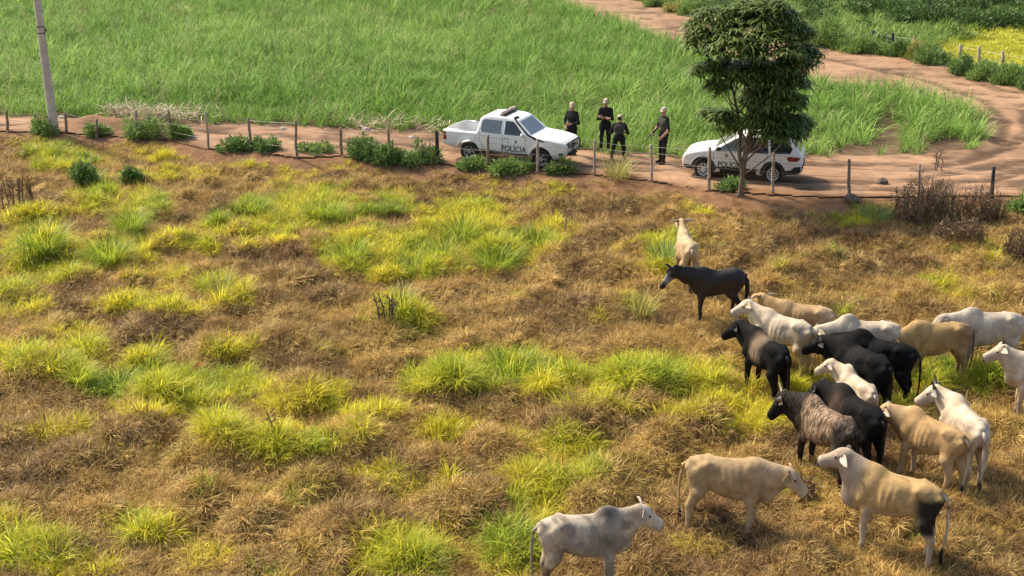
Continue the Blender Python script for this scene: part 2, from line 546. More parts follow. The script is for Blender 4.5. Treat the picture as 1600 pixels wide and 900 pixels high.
def leafball(N, rng, r=(.5, .5, .45), c=(0, 0, .4), ll=(.08, .16), lw=(.035, .06), hang=0.0, shell=.45):
    """N small leaves through an ellipsoid: each a folded rhomb of four corners and a midrib (2 quads)"""
    d = rng.normal(size=(N, 3)); d /= np.linalg.norm(d, axis=1)[:, None]
    rad = (shell + (1 - shell) * rng.rand(N) ** .6)[:, None]
    P = np.array(c) + d * rad * np.array(r)
    out = d + rng.normal(0, .5, (N, 3)); out[:, 2] += .3 - hang
    out /= np.linalg.norm(out, axis=1)[:, None]
    s = np.cross(out, rng.normal(size=(N, 3))); s /= np.linalg.norm(s, axis=1)[:, None]
    nn = np.cross(s, out)
    L = rng.uniform(*ll, N)[:, None]; W = rng.uniform(*lw, N)[:, None]
    a = P; m1 = P + out * L * .5 + nn * L * .06; tipv = P + out * L - nn * L * .12
    l = m1 - s * W + nn * W * .4; rr = m1 + s * W + nn * W * .4
    V = np.stack([a, l, tipv, rr, m1], 1).reshape(-1, 3)
    b = np.arange(N) * 5
    F = np.concatenate([np.stack([b, b + 4, b + 2, b + 1], -1), np.stack([b, b + 3, b + 2, b + 4], -1)])
    return V, F, np.repeat(rng.rand(N), 5), np.tile([0, .5, 1, .5, .5], N)

def proto_collection(name, meshes):
    col = bpy.data.collections.new(name)
    for i, me in enumerate(meshes):
        o = bpy.data.objects.new('%s_tuft_%02d' % (name, i), me)
        col.objects.link(o)
    return col

def scatter(name, P, rot, scl, idx, colr, col, label):
    """one object: a cloud of points, each carrying one tuft (geometry nodes)"""
    me = mesh_np(name, P, np.zeros((0, 3), int), {'rot': ('FLOAT_VECTOR', rot), 'scl': ('FLOAT_VECTOR', scl), 'idx': ('INT', idx), 'tint': ('FLOAT_COLOR', colr)})
    o = link(name, me)
    ng = bpy.data.node_groups.new(name + '_scatter', 'GeometryNodeTree')
    ng.interface.new_socket('Geometry', in_out='INPUT', socket_type='NodeSocketGeometry')
    ng.interface.new_socket('Geometry', in_out='OUTPUT', socket_type='NodeSocketGeometry')
    N = ng.nodes; L = ng.links
    gi, go = N.new('NodeGroupInput'), N.new('NodeGroupOutput')
    iop = N.new('GeometryNodeInstanceOnPoints')
    ci = N.new('GeometryNodeCollectionInfo')
    ci.inputs['Collection'].default_value = col
    ci.inputs['Separate Children'].default_value = True
    ci.inputs['Reset Children'].default_value = True
    def attr(nm, typ):
        a = N.new('GeometryNodeInputNamedAttribute'); a.data_type = typ; a.inputs['Name'].default_value = nm
        return a.outputs['Attribute']
    e2r = N.new('FunctionNodeEulerToRotation')
    L.new(attr('rot', 'FLOAT_VECTOR'), e2r.inputs[0])
    L.new(gi.outputs[0], iop.inputs['Points'])
    L.new(ci.outputs[0], iop.inputs['Instance'])
    iop.inputs['Pick Instance'].default_value = True
    L.new(attr('idx', 'INT'), iop.inputs['Instance Index'])
    L.new(e2r.outputs[0], iop.inputs['Rotation'])
    L.new(attr('scl', 'FLOAT_VECTOR'), iop.inputs['Scale'])
    L.new(iop.outputs[0], go.inputs[0])
    md = o.modifiers.new('scatter', 'NODES')
    md.node_group = ng
    tagged(o, label, kind='stuff')
    return o

M_DRY = leaf_mat('dead_grass_blade', inst='tint', transl=.30, rough=.6, var=.62, tipcol=S(215, 190, 140, .85), tipamt=.75)
M_GREEN = leaf_mat('green_grass_blade', inst='tint', transl=.52, rough=.45, var=.35, tipcol=S(215, 195, 90, .8), tipamt=.5)
M_CANE = leaf_mat('cane_leaf', inst='tint', transl=.35, rough=.55, var=.5, tipcol=S(215, 215, 140, .9), tipamt=.45, spec=.15)
M_WEED = leaf_mat('weed_leaf', inst='tint', transl=.3, rough=.5, var=.4)

rg = np.random.RandomState(3)
dry_protos = []
for i in range(7):
    parts = [blades(48, rg, .17, (.20, .42), (.012, .022), (.35, 1.3), (1.0, 2.4)),
             blades(28, rg, .20, (.20, .42), (.010, .020), (1.0, 1.6), (-.4, .9), z0=.02, zr=.10),
             blades(6, rg, .12, (.35, .60), (.010, .014), (.1, .5), (.3, 1.6))]
    dry_protos.append(leaf_mesh('dry_tuft', parts, M_DRY))
green_protos = []
for i in range(7):
    parts = [blades(44, rg, .14, (.26, .58), (.012, .020), (.08, .85), (.5, 1.9)),
             blades(14, rg, .16, (.22, .45), (.010, .017), (.6, 1.3), (.5, 1.4))]
    green_protos.append(leaf_mesh('green_tuft', parts, M_GREEN))
COL_DRY = proto_collection('dry', dry_protos)
COL_GREEN = proto_collection('green', green_protos)

# green patches of the pasture: photo x, y, half width, half height, strength, yellowness
GP = [(85, 240, 50, 20, 1, .1), (130, 250, 50, 14, .6, .6), (250, 235, 70, 12, .8, .85), (50, 352, 50, 22, .9, .5), (65, 392, 66, 30, 1, .65), (170, 398, 58, 28, 1, .6), (205, 352, 32, 20, 1, .35),
      (150, 312, 36, 16, .9, .6), (232, 322, 24, 20, .9, .35), (130, 270, 20, 14, .6, .2), (292, 385, 42, 20, .95, .75), (345, 458, 40, 20, .9, .7), (268, 430, 34, 14, .7, .8),
      (395, 325, 34, 16, .9, .3), (330, 348, 36, 14, .8, .2), (480, 318, 62, 24, 1, .6), (520, 335, 44, 22, 1, .2), (600, 328, 44, 14, .9, .25), (430, 352, 50, 20, .9, .5), (370, 365, 50, 18, .7, .85),
      (555, 395, 52, 36, 1, .5), (640, 400, 60, 32, 1, .6), (725, 360, 60, 36, 1, .7), (785, 398, 58, 30, 1, .35), (850, 365, 36, 24, .9, .8), (690, 410, 60, 24, .8, .5), (632, 488, 28, 20, .95, .7),
      (235, 478, 60, 14, .9, .9), (60, 425, 60, 16, .8, .7), (20, 448, 50, 14, .8, .7), (30, 490, 60, 22, .6, .9), (20, 565, 60, 22, .9, .8), (125, 540, 44, 26, .7, .75), (112, 588, 46, 20, 1, .45), (185, 604, 40, 18, 1, .1),
      (228, 566, 36, 24, 1, .65), (290, 612, 60, 20, 1, .45), (365, 606, 44, 20, 1, .55), (350, 548, 40, 12, .6, .7), (240, 640, 60, 12, .5, .8), (100, 680, 60, 16, .5, .8),
      (800, 578, 70, 26, 1, .5), (830, 580, 60, 26, 1, .35), (720, 588, 44, 20, 1, .5), (650, 600, 44, 16, .9, .45), (880, 590, 40, 22, .9, .5), (940, 610, 30, 20, .7, .7),
      (480, 622, 60, 16, .95, .85), (550, 645, 60, 16, .8, .8), (430, 690, 54, 18, .95, .75), (345, 672, 36, 20, .8, .35), (500, 690, 60, 14, .8, .8), (560, 680, 40, 12, .5, .8), (700, 680, 40, 12, .8, .8),
      (1000, 588, 70, 22, .95, .7), (1080, 590, 56, 24, 1, .5), (1150, 622, 50, 22, .8, .7), (1060, 640, 60, 20, .5, .7), (880, 705, 52, 40, .9, .65), (840, 760, 36, 36, .9, .6), (620, 866, 70, 36, .9, .45), (690, 840, 50, 30, .5, .6),
      (800, 855, 52, 44, 1, .4), (860, 800, 30, 30, .8, .5), (600, 735, 60, 14, .6, .8), (660, 755, 50, 12, .6, .8), (220, 832, 56, 20, .8, .8), (50, 868, 70, 22, .9, .7), (20, 840, 40, 20, .9, .7), (330, 862, 40, 18, .7, .7), (110, 890, 70, 16, .7, .8),
      (1535, 580, 56, 22, 1, .35), (1440, 590, 60, 22, .9, .35), (1250, 610, 60, 24, .8, .5), (1180, 655, 50, 18, .6, .7), (1310, 640, 60, 20, .6, .4), (1430, 640, 50, 24, .6, .4), (1350, 335, 54, 14, .9, .35), (1480, 442, 34, 16, .6, .7),
      (1045, 398, 36, 26, 1, .35), (1000, 485, 30, 24, .55, 1), (1095, 326, 30, 12, .7, .6), (1490, 345, 40, 12, .5, .6), (1550, 400, 30, 14, .4, .6), (450, 272, 40, 12, .7, .85), (540, 262, 26, 14, .5, .85), (600, 300, 60, 10, .4, .7),
      (400, 262, 40, 10, .5, .7), (140, 290, 24, 14, .6, .2), (970, 380, 36, 16, .3, .8), (1080, 850, 60, 16, .5, .5), (820, 300, 60, 14, .4, .7), (300, 270, 60, 12, .45, .75), (770, 275, 50, 10, .5, .5), (960, 562, 50, 12, .4, .8)]
GPA = np.array(GP, float)
def greenness(px, py):
    g = np.zeros(len(px)); yl = np.zeros(len(px)); ws = np.full(len(px), 1e-6)
    for cx, cy, rx, ry, st, yv in GPA:
        q = ((px - cx) / rx) ** 2 + ((py - cy) / ry) ** 2
        v = st * np.exp(-(q ** 1.4) * .75)
        g = np.maximum(g, v)
        yl += v * yv; ws += v
    return g, yl / ws

def spread(spacing, x0, x1, y0, y1, rng):
    X, Y = np.meshgrid(np.arange(x0, x1, spacing), np.arange(y0, y1, spacing))
    X = X.ravel() + rng.uniform(-.5, .5, X.size) * spacing
    Y = Y.ravel() + rng.uniform(-.5, .5, Y.size) * spacing
    return X, Y

X1, Y1 = spread(.145, -19, 19, 15.5, 30, rg)
X2, Y2 = spread(.165, -31, 31, 30, 52, rg)
X, Y = np.concatenate([X1, X2]), np.concatenate([Y1, Y2])
d = fence_y(X) - Y
wide = np.abs(X) < .46 * np.hypot(Y, CAM_H) * .98 + 4.5
keep = wide & (d > .3 + 1.0 * fbm(X * .8, Y * .8, 41, 2))
X, Y, d = X[keep], Y[keep], d[keep]
Z = land(X, Y)
px, py = to_px(np.stack([X, Y, Z], -1))
g, yl = greenness(px + (fbm(X * 1.3, Y * 1.3, 51, 2) - .5) * 60, py + (fbm(X * 1.3, Y * 1.3, 61, 2) - .5) * 40)
g = g * (.45 + 1.0 * fbm(X * 2.4, Y * 2.4, 71, 2)) + .22 * (fbm(X * .5, Y * .9, 81, 3) > .62)
hrel = bumps(X, Y)
skirt = smooth(.02, .14, hrel + .16 * (fbm(X * 1.7, Y * 1.7, 171, 2) - .35))        # live shoots on top of the hummocks, dead skirts round their feet
g = g + .22 * (rg.rand(len(X)) < .09) + .10 * smooth(.50, .66, fbm(X * .33 + 3, Y * .6, 181, 3)) * smooth(3, -6, X - 2)
isg = rg.rand(len(X)) < smooth(.27, .66, g) * (.20 + .75 * np.maximum(skirt, smooth(.8, 1.1, g))) * .92
# trampled, barer ground: thinner cover
bare = np.zeros(len(X))
for bx, by, rx_, ry_, st in [(690, 470, 110, 22, .75), (1235, 318, 120, 17, 1.5), (1130, 312, 60, 14, 1.0), (1130, 560, 30, 30, .5), (1450, 700, 120, 60, .25), (1560, 640, 60, 50, .25), (1300, 800, 200, 60, .2), (450, 850, 50, 14, .6), (870, 450, 60, 14, .4), (200, 270, 90, 8, .3), (1150, 460, 80, 20, .3)]:
    bare = np.maximum(bare, st * np.exp(-(((px - bx) / rx_) ** 2 + ((py - by) / ry_) ** 2)))
bare = np.maximum(bare, smooth(2.2, .6, d) * .75 * (fbm(X * .5, Y, 91, 2) > .42))
ok = rg.rand(len(X)) > bare
X, Y, Z, d, px, py, g, yl, isg = [a[ok] for a in (X, Y, Z, d, px, py, g, yl, isg)]
e = .12
gx, gy = (land(X + e, Y) - land(X - e, Y)) / (2 * e), (land(X, Y + e) - land(X, Y - e)) / (2 * e)
slope = np.arctan(np.hypot(gx, gy))
phi = np.arctan2(-gy, -gx)
flatm = slope < .06
phi = np.where(flatm, rg.uniform(0, 2 * PI, len(X)), phi + rg.normal(0, .9, len(X)))
tilt = np.clip(slope * .6, 0, .6) + np.abs(rg.normal(0, .14, len(X)))
rot = np.stack([np.zeros(len(X)), tilt, phi], -1)
P = np.stack([X, Y, Z - .015], -1)
n1 = fbm(X * .45, Y * .8, 101, 3); n2 = rg.rand(len(X))
# dead grass: umber, brown and straw
cA, cB, cC, cD = np.array([.20, .106, .036]), np.array([.47, .295, .078]), np.array([.60, .43, .145]), np.array([.62, .47, .065])
t1 = smooth(.38, .66, n1 + rg.normal(0, .05, len(X)))[:, None]
dcol = cA * (1 - t1) + cB * t1
t2 = ((n2 > .72) * rg.uniform(.3, 1, len(X)))[:, None]
dcol = dcol * (1 - t2) + cC * t2
t3 = (smooth(.12, .46, g) * (.5 + .5 * yl))[:, None]
dcol = dcol * (1 - t3) + cD * t3
dcol *= rg.uniform(.82, 1.18, len(X))[:, None]
# live grass: yellow-green, green and deep green
gA, gB, gC = np.array([.66, .60, .045]), np.array([.38, .46, .04]), np.array([.15, .26, .04])
yy = np.clip(yl * .8 + .36 + 1.1 * (fbm(X * 1.1, Y * 1.1, 191, 2) - .5) + rg.normal(0, .16, len(X)), 0, 1)[:, None]
gcol = np.where(yy > .5, gB + (gA - gB) * (yy - .5) * 2, gC + (gB - gC) * yy * 2)
gcol *= rg.uniform(.85, 1.15, len(X))[:, None]
sc = rg.uniform(.5, 1.15, len(X)) * np.where(isg, .56 + .55 * np.clip(g, 0, 1.2), .74) * (1 - .35 * smooth(3.5, .8, d))
hum = bumps(X, Y)
sc = sc * (1 + .15 * smooth(.15, .45, hum))
scl = np.stack([sc, sc, sc * rg.uniform(.8, 1.15, len(X))], -1)
m = ~isg
scatter('dry_grass', P[m], rot[m], scl[m], rg.randint(0, 7, m.sum()), dcol[m], COL_DRY, 'dead brown and straw grass in drooping tufts all over the pasture')
m = isg
rot[m, 1] *= .6
scatter('green_grass', P[m], rot[m], scl[m], rg.randint(0, 7, m.sum()), gcol[m], COL_GREEN, 'yellow green live grass growing in patches among the dead grass')

# ------------------------------------------------------------------ the cane field
cane_protos = []
for i in range(8):
    parts = [blades(15, rg, .10, (.75, 1.15), (.018, .032), (.03, .42), (.6, 2.3), seg=5),
             blades(7, rg, .12, (.5, .9), (.025, .038), (.5, 1.1), (.8, 1.6), seg=5)]
    cane_protos.append(leaf_mesh('cane_plant', parts, M_CANE))
COL_CANE = proto_collection('cane', cane_protos)
Xa, Ya = spread(.36, -38, 32, 38, 74, rg)
Xb, Yb = spread(.52, -62, 32, 74, 118, rg)
X, Y = np.concatenate([Xa, Xb]), np.concatenate([Ya, Yb])
px, py = to_px(np.stack([X, Y, 0 * X], -1))
jx, jy = rg.normal(0, .25, len(X)), rg.normal(0, .25, len(X))
k = in_poly(X + jx, Y + jy, CANE) & (np.abs(X) < .46 * Y + 5)
hole = ((px - 1382) / 24) ** 2 + ((py - 212) / 30) ** 2 < 1
hole |= (((px - 1480) / 34) ** 2 + ((py - 232) / 16) ** 2 < 1) | (((px - 1330) / 40) ** 2 + ((py - 243) / 9) ** 2 < 1)
hn = fbm(X * .35, Y * .35, 121, 3)
hole |= (hn < .27) & (rg.rand(len(X)) < .8)
k &= ~hole
X, Y = X[k], Y[k]
px, py = px[k], py[k]
hn = fbm(X * .16, Y * .16, 131, 3); h2 = fbm(X * .9, Y * .9, 141, 2)
sc = rg.uniform(.65, 1.25, len(X)) * (.6 + .75 * h2)
edge = smooth(8, 40, np.interp(px, [-500, 0, 300, 600, 890, 1130, 1440, 1600], [172, 182, 191, 205, 236, 247, 243, 230]) - py)
sc *= .78 + .3 * edge
cc = np.array([.175, .325, .052]) * (1 - smooth(.3, .7, hn))[:, None] + np.array([.26, .405, .085]) * smooth(.3, .7, hn)[:, None]
cc = cc * rg.uniform(.78, 1.22, len(X))[:, None]
yl_ = (rg.rand(len(X)) < .05)[:, None]
cc = np.where(yl_, np.array([.36, .33, .15]), cc)
scatter('sugar_cane', np.stack([X, Y, np.zeros(len(X)) + base_h(X, Y) + .0], -1), np.stack([np.zeros(len(X)), np.abs(rg.normal(0, .16, len(X))), rg.uniform(0, 6.28, len(X))], -1),
        np.stack([sc, sc, sc], -1), rg.randint(0, 8, len(X)), cc, COL_CANE, 'field of young sugar cane with long arching green leaves')

# ------------------------------------------------------------------ vegetation across the far road
bush_protos = [leaf_mesh('bush', [leafball(220, rg, (.75, .75, .6), (0, 0, .5), (.14, .28), (.05, .09)), blades(16, rg, .4, (.6, 1.1), (.02, .035), (.1, .6), (.4, 1.2), z0=.2)], M_WEED) for i in range(5)]
low_protos = [leaf_mesh('low_growth', [blades(46, rg, .35, (.3, .7), (.025, .045), (.1, .9), (.3, 1.3))], M_WEED) for i in range(4)]
COL_FAR = proto_collection('far', bush_protos + low_protos)
Xa, Ya = spread(.62, 4, 64, 50, 122, rg)
Xb, Yb = spread(.30, 20, 50, 52, 82, rg)
qx, qy = to_px(np.stack([Xb, Yb, 0 * Xb], -1))
kb = (((qx - 1600) / 190) ** 2 + ((qy - 88) / 32) ** 2 < 1)
X, Y = np.concatenate([Xa, Xb[kb]]), np.concatenate([Ya, Yb[kb]])
extra = np.concatenate([np.zeros(len(Xa), bool), np.ones(kb.sum(), bool)])
k = in_poly(X + rg.normal(0, .2, len(X)), Y + rg.normal(0, .2, len(X)), FARV) & (X < .46 * Y + 6)
X, Y, extra = X[k], Y[k], extra[k]
px, py = to_px(np.stack([X, Y, 0 * X], -1))
yel = smooth(1.25, .7, ((px - 1580) / 150) ** 2 + ((py - 88) / 26) ** 2 + .6 * (fbm(X * .3, Y * .3, 151, 2) - .5))
yel = np.maximum(yel, smooth(1.2, .7, ((px - 1575) / 70) ** 2 + ((py - 55) / 9) ** 2))
# rows of darker bushes
rowd = np.zeros(len(X))
for ax, ay, bx, by, th in [(1330, 22, 1590, 12, 7), (1390, 40, 1520, 38, 6), (1500, 42, 1650, 38, 5)]:
    t = np.clip((px - ax) / (bx - ax), 0, 1)
    rowd = np.maximum(rowd, np.exp(-((py - (ay + (by - ay) * t)) / th) ** 2) * ((px > ax) & (px < bx)))
isb = rg.rand(len(X)) < np.clip(rowd * .9 + .05, 0, 1) * (1 - yel)
idx = np.where(isb, rg.randint(0, 5, len(X)), rg.randint(5, 9, len(X)))
hn = fbm(X * .2, Y * .3, 161, 3)[:, None]
fc = np.array([.17, .28, .055]) * (1 - hn) + np.array([.28, .38, .08]) * hn
fc = np.where(isb[:, None], np.array([.10, .16, .045]), fc)
fc = fc * (1 - yel[:, None]) + np.array([.56, .54, .05]) * yel[:, None]
fc *= rg.uniform(.8, 1.2, len(X))[:, None]
sc = rg.uniform(.8, 1.3, len(X)) * np.where(isb, .8, 1.15) * (1 - .45 * yel)
sc = np.where(extra, sc * .75, sc)
isb &= ~extra
idx = np.where(extra, rg.randint(5, 9, len(X)), idx)
scatter('far_undergrowth', np.stack([X, Y, 0 * X], -1), np.stack([0 * X, np.abs(rg.normal(0, .12, len(X))), rg.uniform(0, 6.28, len(X))], -1), np.stack([sc, sc, sc * (1 - .3 * yel)], -1),
        idx, fc, COL_FAR, 'green undergrowth with a yellow flowering patch beyond the far road')
# ------------------------------------------------------------------ smooth solid bodies: distance fields meshed with surface nets
def smin(a, b, k):
    h = np.maximum(k - np.abs(a - b), 0) / k
    return np.minimum(a, b) - h * h * k * .25

def sd_cone(x, y, z, a, b, ra, rb, sq=1.0, side=None):
    """round cone from a to b; sq < 1 flattens it along the unit vector side"""
    a = np.asarray(a, float); b = np.asarray(b, float)
    d = b - a
    L2 = float(d @ d) + 1e-9
    X, Y, Z = x - a[0], y - a[1], z - a[2]
    t = np.clip((X * d[0] + Y * d[1] + Z * d[2]) / L2, 0, 1)
    X, Y, Z = X - t * d[0], Y - t * d[1], Z - t * d[2]
    if side is not None and sq != 1.0:
        s = np.asarray(side, float)
        l = (X * s[0] + Y * s[1] + Z * s[2]) * (1 / sq - 1)
        X, Y, Z = X + s[0] * l, Y + s[1] * l, Z + s[2] * l
        return (np.sqrt(X * X + Y * Y + Z * Z) - (ra + (rb - ra) * t)) * (.5 + .5 * sq)
    return np.sqrt(X * X + Y * Y + Z * Z) - (ra + (rb - ra) * t)

def sd_ell(x, y, z, c, r):
    X, Y, Z = (x - c[0]) / r[0], (y - c[1]) / r[1], (z - c[2]) / r[2]
    return (np.sqrt(X * X + Y * Y + Z * Z) - 1) * min(r)

def sd_loft(u, v, wv, st, pw=2.0):
    """body along u with stations (u, centre w, half height w, half width v)"""
    st = np.asarray(st, float)
    uu = np.clip(u, st[0, 0], st[-1, 0])
    ip = lambda k: np.interp(uu, st[:, 0], st[:, k])
    c, h, w_ = ip(1), ip(2), ip(3)
    q = (np.abs(v / w_) ** pw + np.abs((wv - c) / h) ** pw) ** (1 / pw)
    d = (q - 1) * np.minimum(h, w_)
    du = np.maximum(np.maximum(st[0, 0] - u, u - st[-1, 0]), 0)
    return np.where(du > 0, np.sqrt(np.maximum(d, 0) ** 2 + du * du), d)

def fine(st, n=40):
    """stations resampled smoothly (Catmull-Rom)"""
    st = np.asarray(st, float)
    out = []
    for i in range(len(st) - 1):
        p0, p1, p2, p3 = st[max(i - 1, 0)], st[i], st[i + 1], st[min(i + 2, len(st) - 1)]
        for k in range(6):
            t = k / 6
            out.append(.5 * ((2 * p1) + (p2 - p0) * t + (2 * p0 - 5 * p1 + 4 * p2 - p3) * t * t + (3 * p1 - p0 - 3 * p2 + p3) * t ** 3))
            out[-1][0] = p1[0] + (p2[0] - p1[0]) * t
    out.append(st[-1])
    return np.array(out)

def surface_net(f, lo, hi, h, project=2):
    ax = [np.arange(l, u + h, h) for l, u in zip(lo, hi)]
    F = f(ax[0][:, None, None], ax[1][None, :, None], ax[2][None, None, :])
    F = np.broadcast_to(F, [len(a) for a in ax]).astype(np.float32)
    ins = F < 0
    n = F.shape
    corners = [(i, j, k) for i in (0, 1) for j in (0, 1) for k in (0, 1)]
    sl = lambda A, c: A[c[0]:n[0] - 1 + c[0], c[1]:n[1] - 1 + c[1], c[2]:n[2] - 1 + c[2]]
    cnt = sum(sl(ins, c).astype(np.int8) for c in corners)
    m = (cnt > 0) & (cnt < 8)
    ci = np.argwhere(m)
    idx = -np.ones(m.shape, np.int64)
    idx[m] = np.arange(len(ci))
    acc = np.zeros((len(ci), 3)); num = np.zeros(len(ci))
    for a in corners:
        for k in range(3):
            if a[k] == 1: continue
            b = list(a); b[k] = 1
            fa = F[ci[:, 0] + a[0], ci[:, 1] + a[1], ci[:, 2] + a[2]]
            fb = F[ci[:, 0] + b[0], ci[:, 1] + b[1], ci[:, 2] + b[2]]
            cr = (fa < 0) != (fb < 0)
            t = np.where(cr, fa / np.where(cr, fa - fb, 1), 0)
            p = np.array(a, float)[None] + np.zeros((len(ci), 3))
            p[:, k] += t
            acc[cr] += p[cr]; num[cr] += 1
    V = np.array(lo) + (ci + acc / num[:, None]) * h
    Q = []
    for k in range(3):
        s0 = [slice(None)] * 3; s1 = [slice(None)] * 3
        s0[k] = slice(0, -1); s1[k] = slice(1, None)
        A, B = ins[tuple(s0)], ins[tuple(s1)]
        e = np.argwhere(A != B)
        i, j = [q for q in range(3) if q != k]
        e = e[(e[:, i] > 0) & (e[:, j] > 0) & (e[:, i] < n[i] - 1) & (e[:, j] < n[j] - 1)]
        def at(di, dj):
            q = e.copy(); q[:, i] += di; q[:, j] += dj
            return idx[q[:, 0], q[:, 1], q[:, 2]]
        quad = np.stack([at(-1, -1), at(0, -1), at(0, 0), at(-1, 0)], -1)
        flip = ~A[e[:, 0], e[:, 1], e[:, 2]]
        if k == 1: flip = ~flip
        quad[flip] = quad[flip][:, ::-1]
        Q.append(quad)
    Q = np.vstack(Q)
    Q = Q[(Q >= 0).all(1)]
    for _ in range(project):
        e = h * .25
        x, y, z = V.T
        d = f(x, y, z)
        g = np.stack([f(x + e, y, z) - f(x - e, y, z), f(x, y + e, z) - f(x, y - e, z), f(x, y, z + e) - f(x, y, z - e)], -1) / (2 * e)
        g2 = (g * g).sum(1) + 1e-6
        st = (d / g2)[:, None] * g
        ln = np.linalg.norm(st, axis=1)[:, None]
        V = V - st * np.minimum(1, h * .6 / (ln + 1e-9)) * .9
    return V, Q

def frame_from(fwd, up=(0, 0, 1)):
    f = np.asarray(fwd, float); f = f / np.linalg.norm(f)
    s = np.cross(up, f); s /= np.linalg.norm(s)         # left
    return f, s, np.cross(f, s)

def dirv(yaw, pitch):
    return np.array([math.cos(yaw) * math.cos(pitch), math.sin(yaw) * math.cos(pitch), math.sin(pitch)])

# ------------------------------------------------------------------ cattle and horse
M_HIDE = mat('cow_hide', attr='coat', rough=0.8, spec=0.08, noise=0.26, nscale=7.0, bump=0.35)
M_HORSEHIDE = mat('horse_hide', attr='coat', rough=0.5, spec=0.25, noise=0.2, nscale=6.0)
M_HORN = mat('horn', (.16, .12, .085), rough=0.45, noise=0.5, nscale=5, col2=(.42, .34, .24))
M_HORN_DARK = mat('dark_horn', (.05, .042, .035), rough=0.45)
M_EYE = mat('eye', (.012, .01, .008), rough=0.15, spec=0.6)
M_HAIR = mat('dark_hair', (.015, .013, .012), rough=0.6, noise=.4)
M_HAIRPALE = mat('pale_hair', (.50, .42, .32), rough=0.7, noise=.3)

def brindle_mat():
    m = mat('brindle_hide', attr='coat', rough=0.75, spec=0.12)
    t = m.node_tree
    b = t.nodes['Principled BSDF']
    src = b.inputs['Base Color'].links[0].from_socket
    tc = t.nodes.new('ShaderNodeTexCoord')
    mp = t.nodes.new('ShaderNodeMapping'); mp.inputs['Scale'].default_value = (1.0, .35, .22)
    nz = t.nodes.new('ShaderNodeTexNoise'); nz.inputs['Scale'].default_value = 40; nz.inputs['Detail'].default_value = 3; nz.inputs['Distortion'].default_value = .5
    t.links.new(tc.outputs['Object'], mp.inputs[0]); t.links.new(mp.outputs[0], nz.inputs['Vector'])
    mr = t.nodes.new('ShaderNodeMapRange'); mr.inputs['From Min'].default_value = .44; mr.inputs['From Max'].default_value = .62
    mr.inputs['To Min'].default_value = .32; mr.inputs['To Max'].default_value = 1.25
    t.links.new(nz.outputs['Fac'], mr.inputs['Value'])
    sc = t.nodes.new('ShaderNodeVectorMath'); sc.operation = 'SCALE'
    t.links.new(src, sc.inputs[0]); t.links.new(mr.outputs[0], sc.inputs['Scale']); t.links.new(sc.outputs[0], b.inputs['Base Color'])
    return m
M_BRINDLE = brindle_mat()

COW_TORSO = fine([(-.75, 1.09, .07, .06), (-.69, 1.07, .165, .13), (-.52, 1.05, .245, .19), (-.30, 1.015, .285, .225), (-.05, .965, .322, .262), (.2, .95, .335, .255),
                  (.42, .965, .340, .205), (.58, .955, .285, .165), (.70, .92, .19, .12), (.76, .91, .09, .06)])
COW_HEAD = fine([(-.05, -.01, .075, .075), (.02, -.005, .118, .105), (.10, -.015, .140, .118), (.19, -.03, .130, .100), (.28, -.04, .110, .084), (.37, -.045, .098, .080), (.43, -.05, .088, .080), (.465, -.05, .055, .058)])
HORSE_TORSO = fine([(-.78, 1.10, .10, .07), (-.72, 1.10, .22, .17), (-.52, 1.10, .31, .25), (-.25, 1.06, .31, .255), (0.0, 1.02, .315, .265), (.25, 1.01, .33, .25), (.45, 1.04, .34, .21), (.62, 1.02, .26, .17), (.74, 1.0, .13, .10)])
HORSE_HEAD = fine([(-.04, 0, .06, .055), (.03, 0, .12, .08), (.13, -.02, .135, .085), (.25, -.03, .11, .075), (.40, -.035, .078, .055), (.52, -.04, .075, .055), (.58, -.045, .05, .045)])

def ear_mesh(L, W, m, horse=False):
    """cupped leaf shape with thickness, along +x, opening towards +z... two skins closed at the rim"""
    n = 7
    top, bot = [], []
    for i in range(n):
        t = i / (n - 1)
        wv = W / 2 * (math.sin(PI * (t ** .8 * .86 + .10)) ** .8) * (1 if i < n - 1 else .25)
        for s in (-1, -.5, 0, .5, 1):
            cup = (s * s) * wv * .55 - .012 - t * t * L * .10
            top.append((t * L, s * wv, cup + .006)); bot.append((t * L, s * wv * .97, cup - .006))
    V = top + bot
    F = []; o = len(top)
    for i in range(n - 1):
        for j in range(4):
            a = i * 5 + j
            F.append((a, a + 5, a + 6, a + 1)); F.append((o + a, o + a + 1, o + a + 6, o + a + 5))
        F.append((i * 5, o + i * 5, o + i * 5 + 5, i * 5 + 5)); F.append((i * 5 + 4, i * 5 + 9, o + i * 5 + 9, o + i * 5 + 4))
    for j in range(4):
        F.append((j, j + 1, o + j + 1, o + j)); e = (n - 1) * 5
        F.append((e + j, o + e + j, o + e + j + 1, e + j + 1))
    return mesh_np('ear', np.array(V), F, None, [m], True)

_solid = {}
def solid_mat(col, name='hide_plain', rough=.6):
    k = tuple(round(float(c), 3) for c in col) + (name,)
    if k not in _solid:
        _solid[k] = mat(name, col, rough=rough, noise=.25, nscale=12)
    return _solid[k]

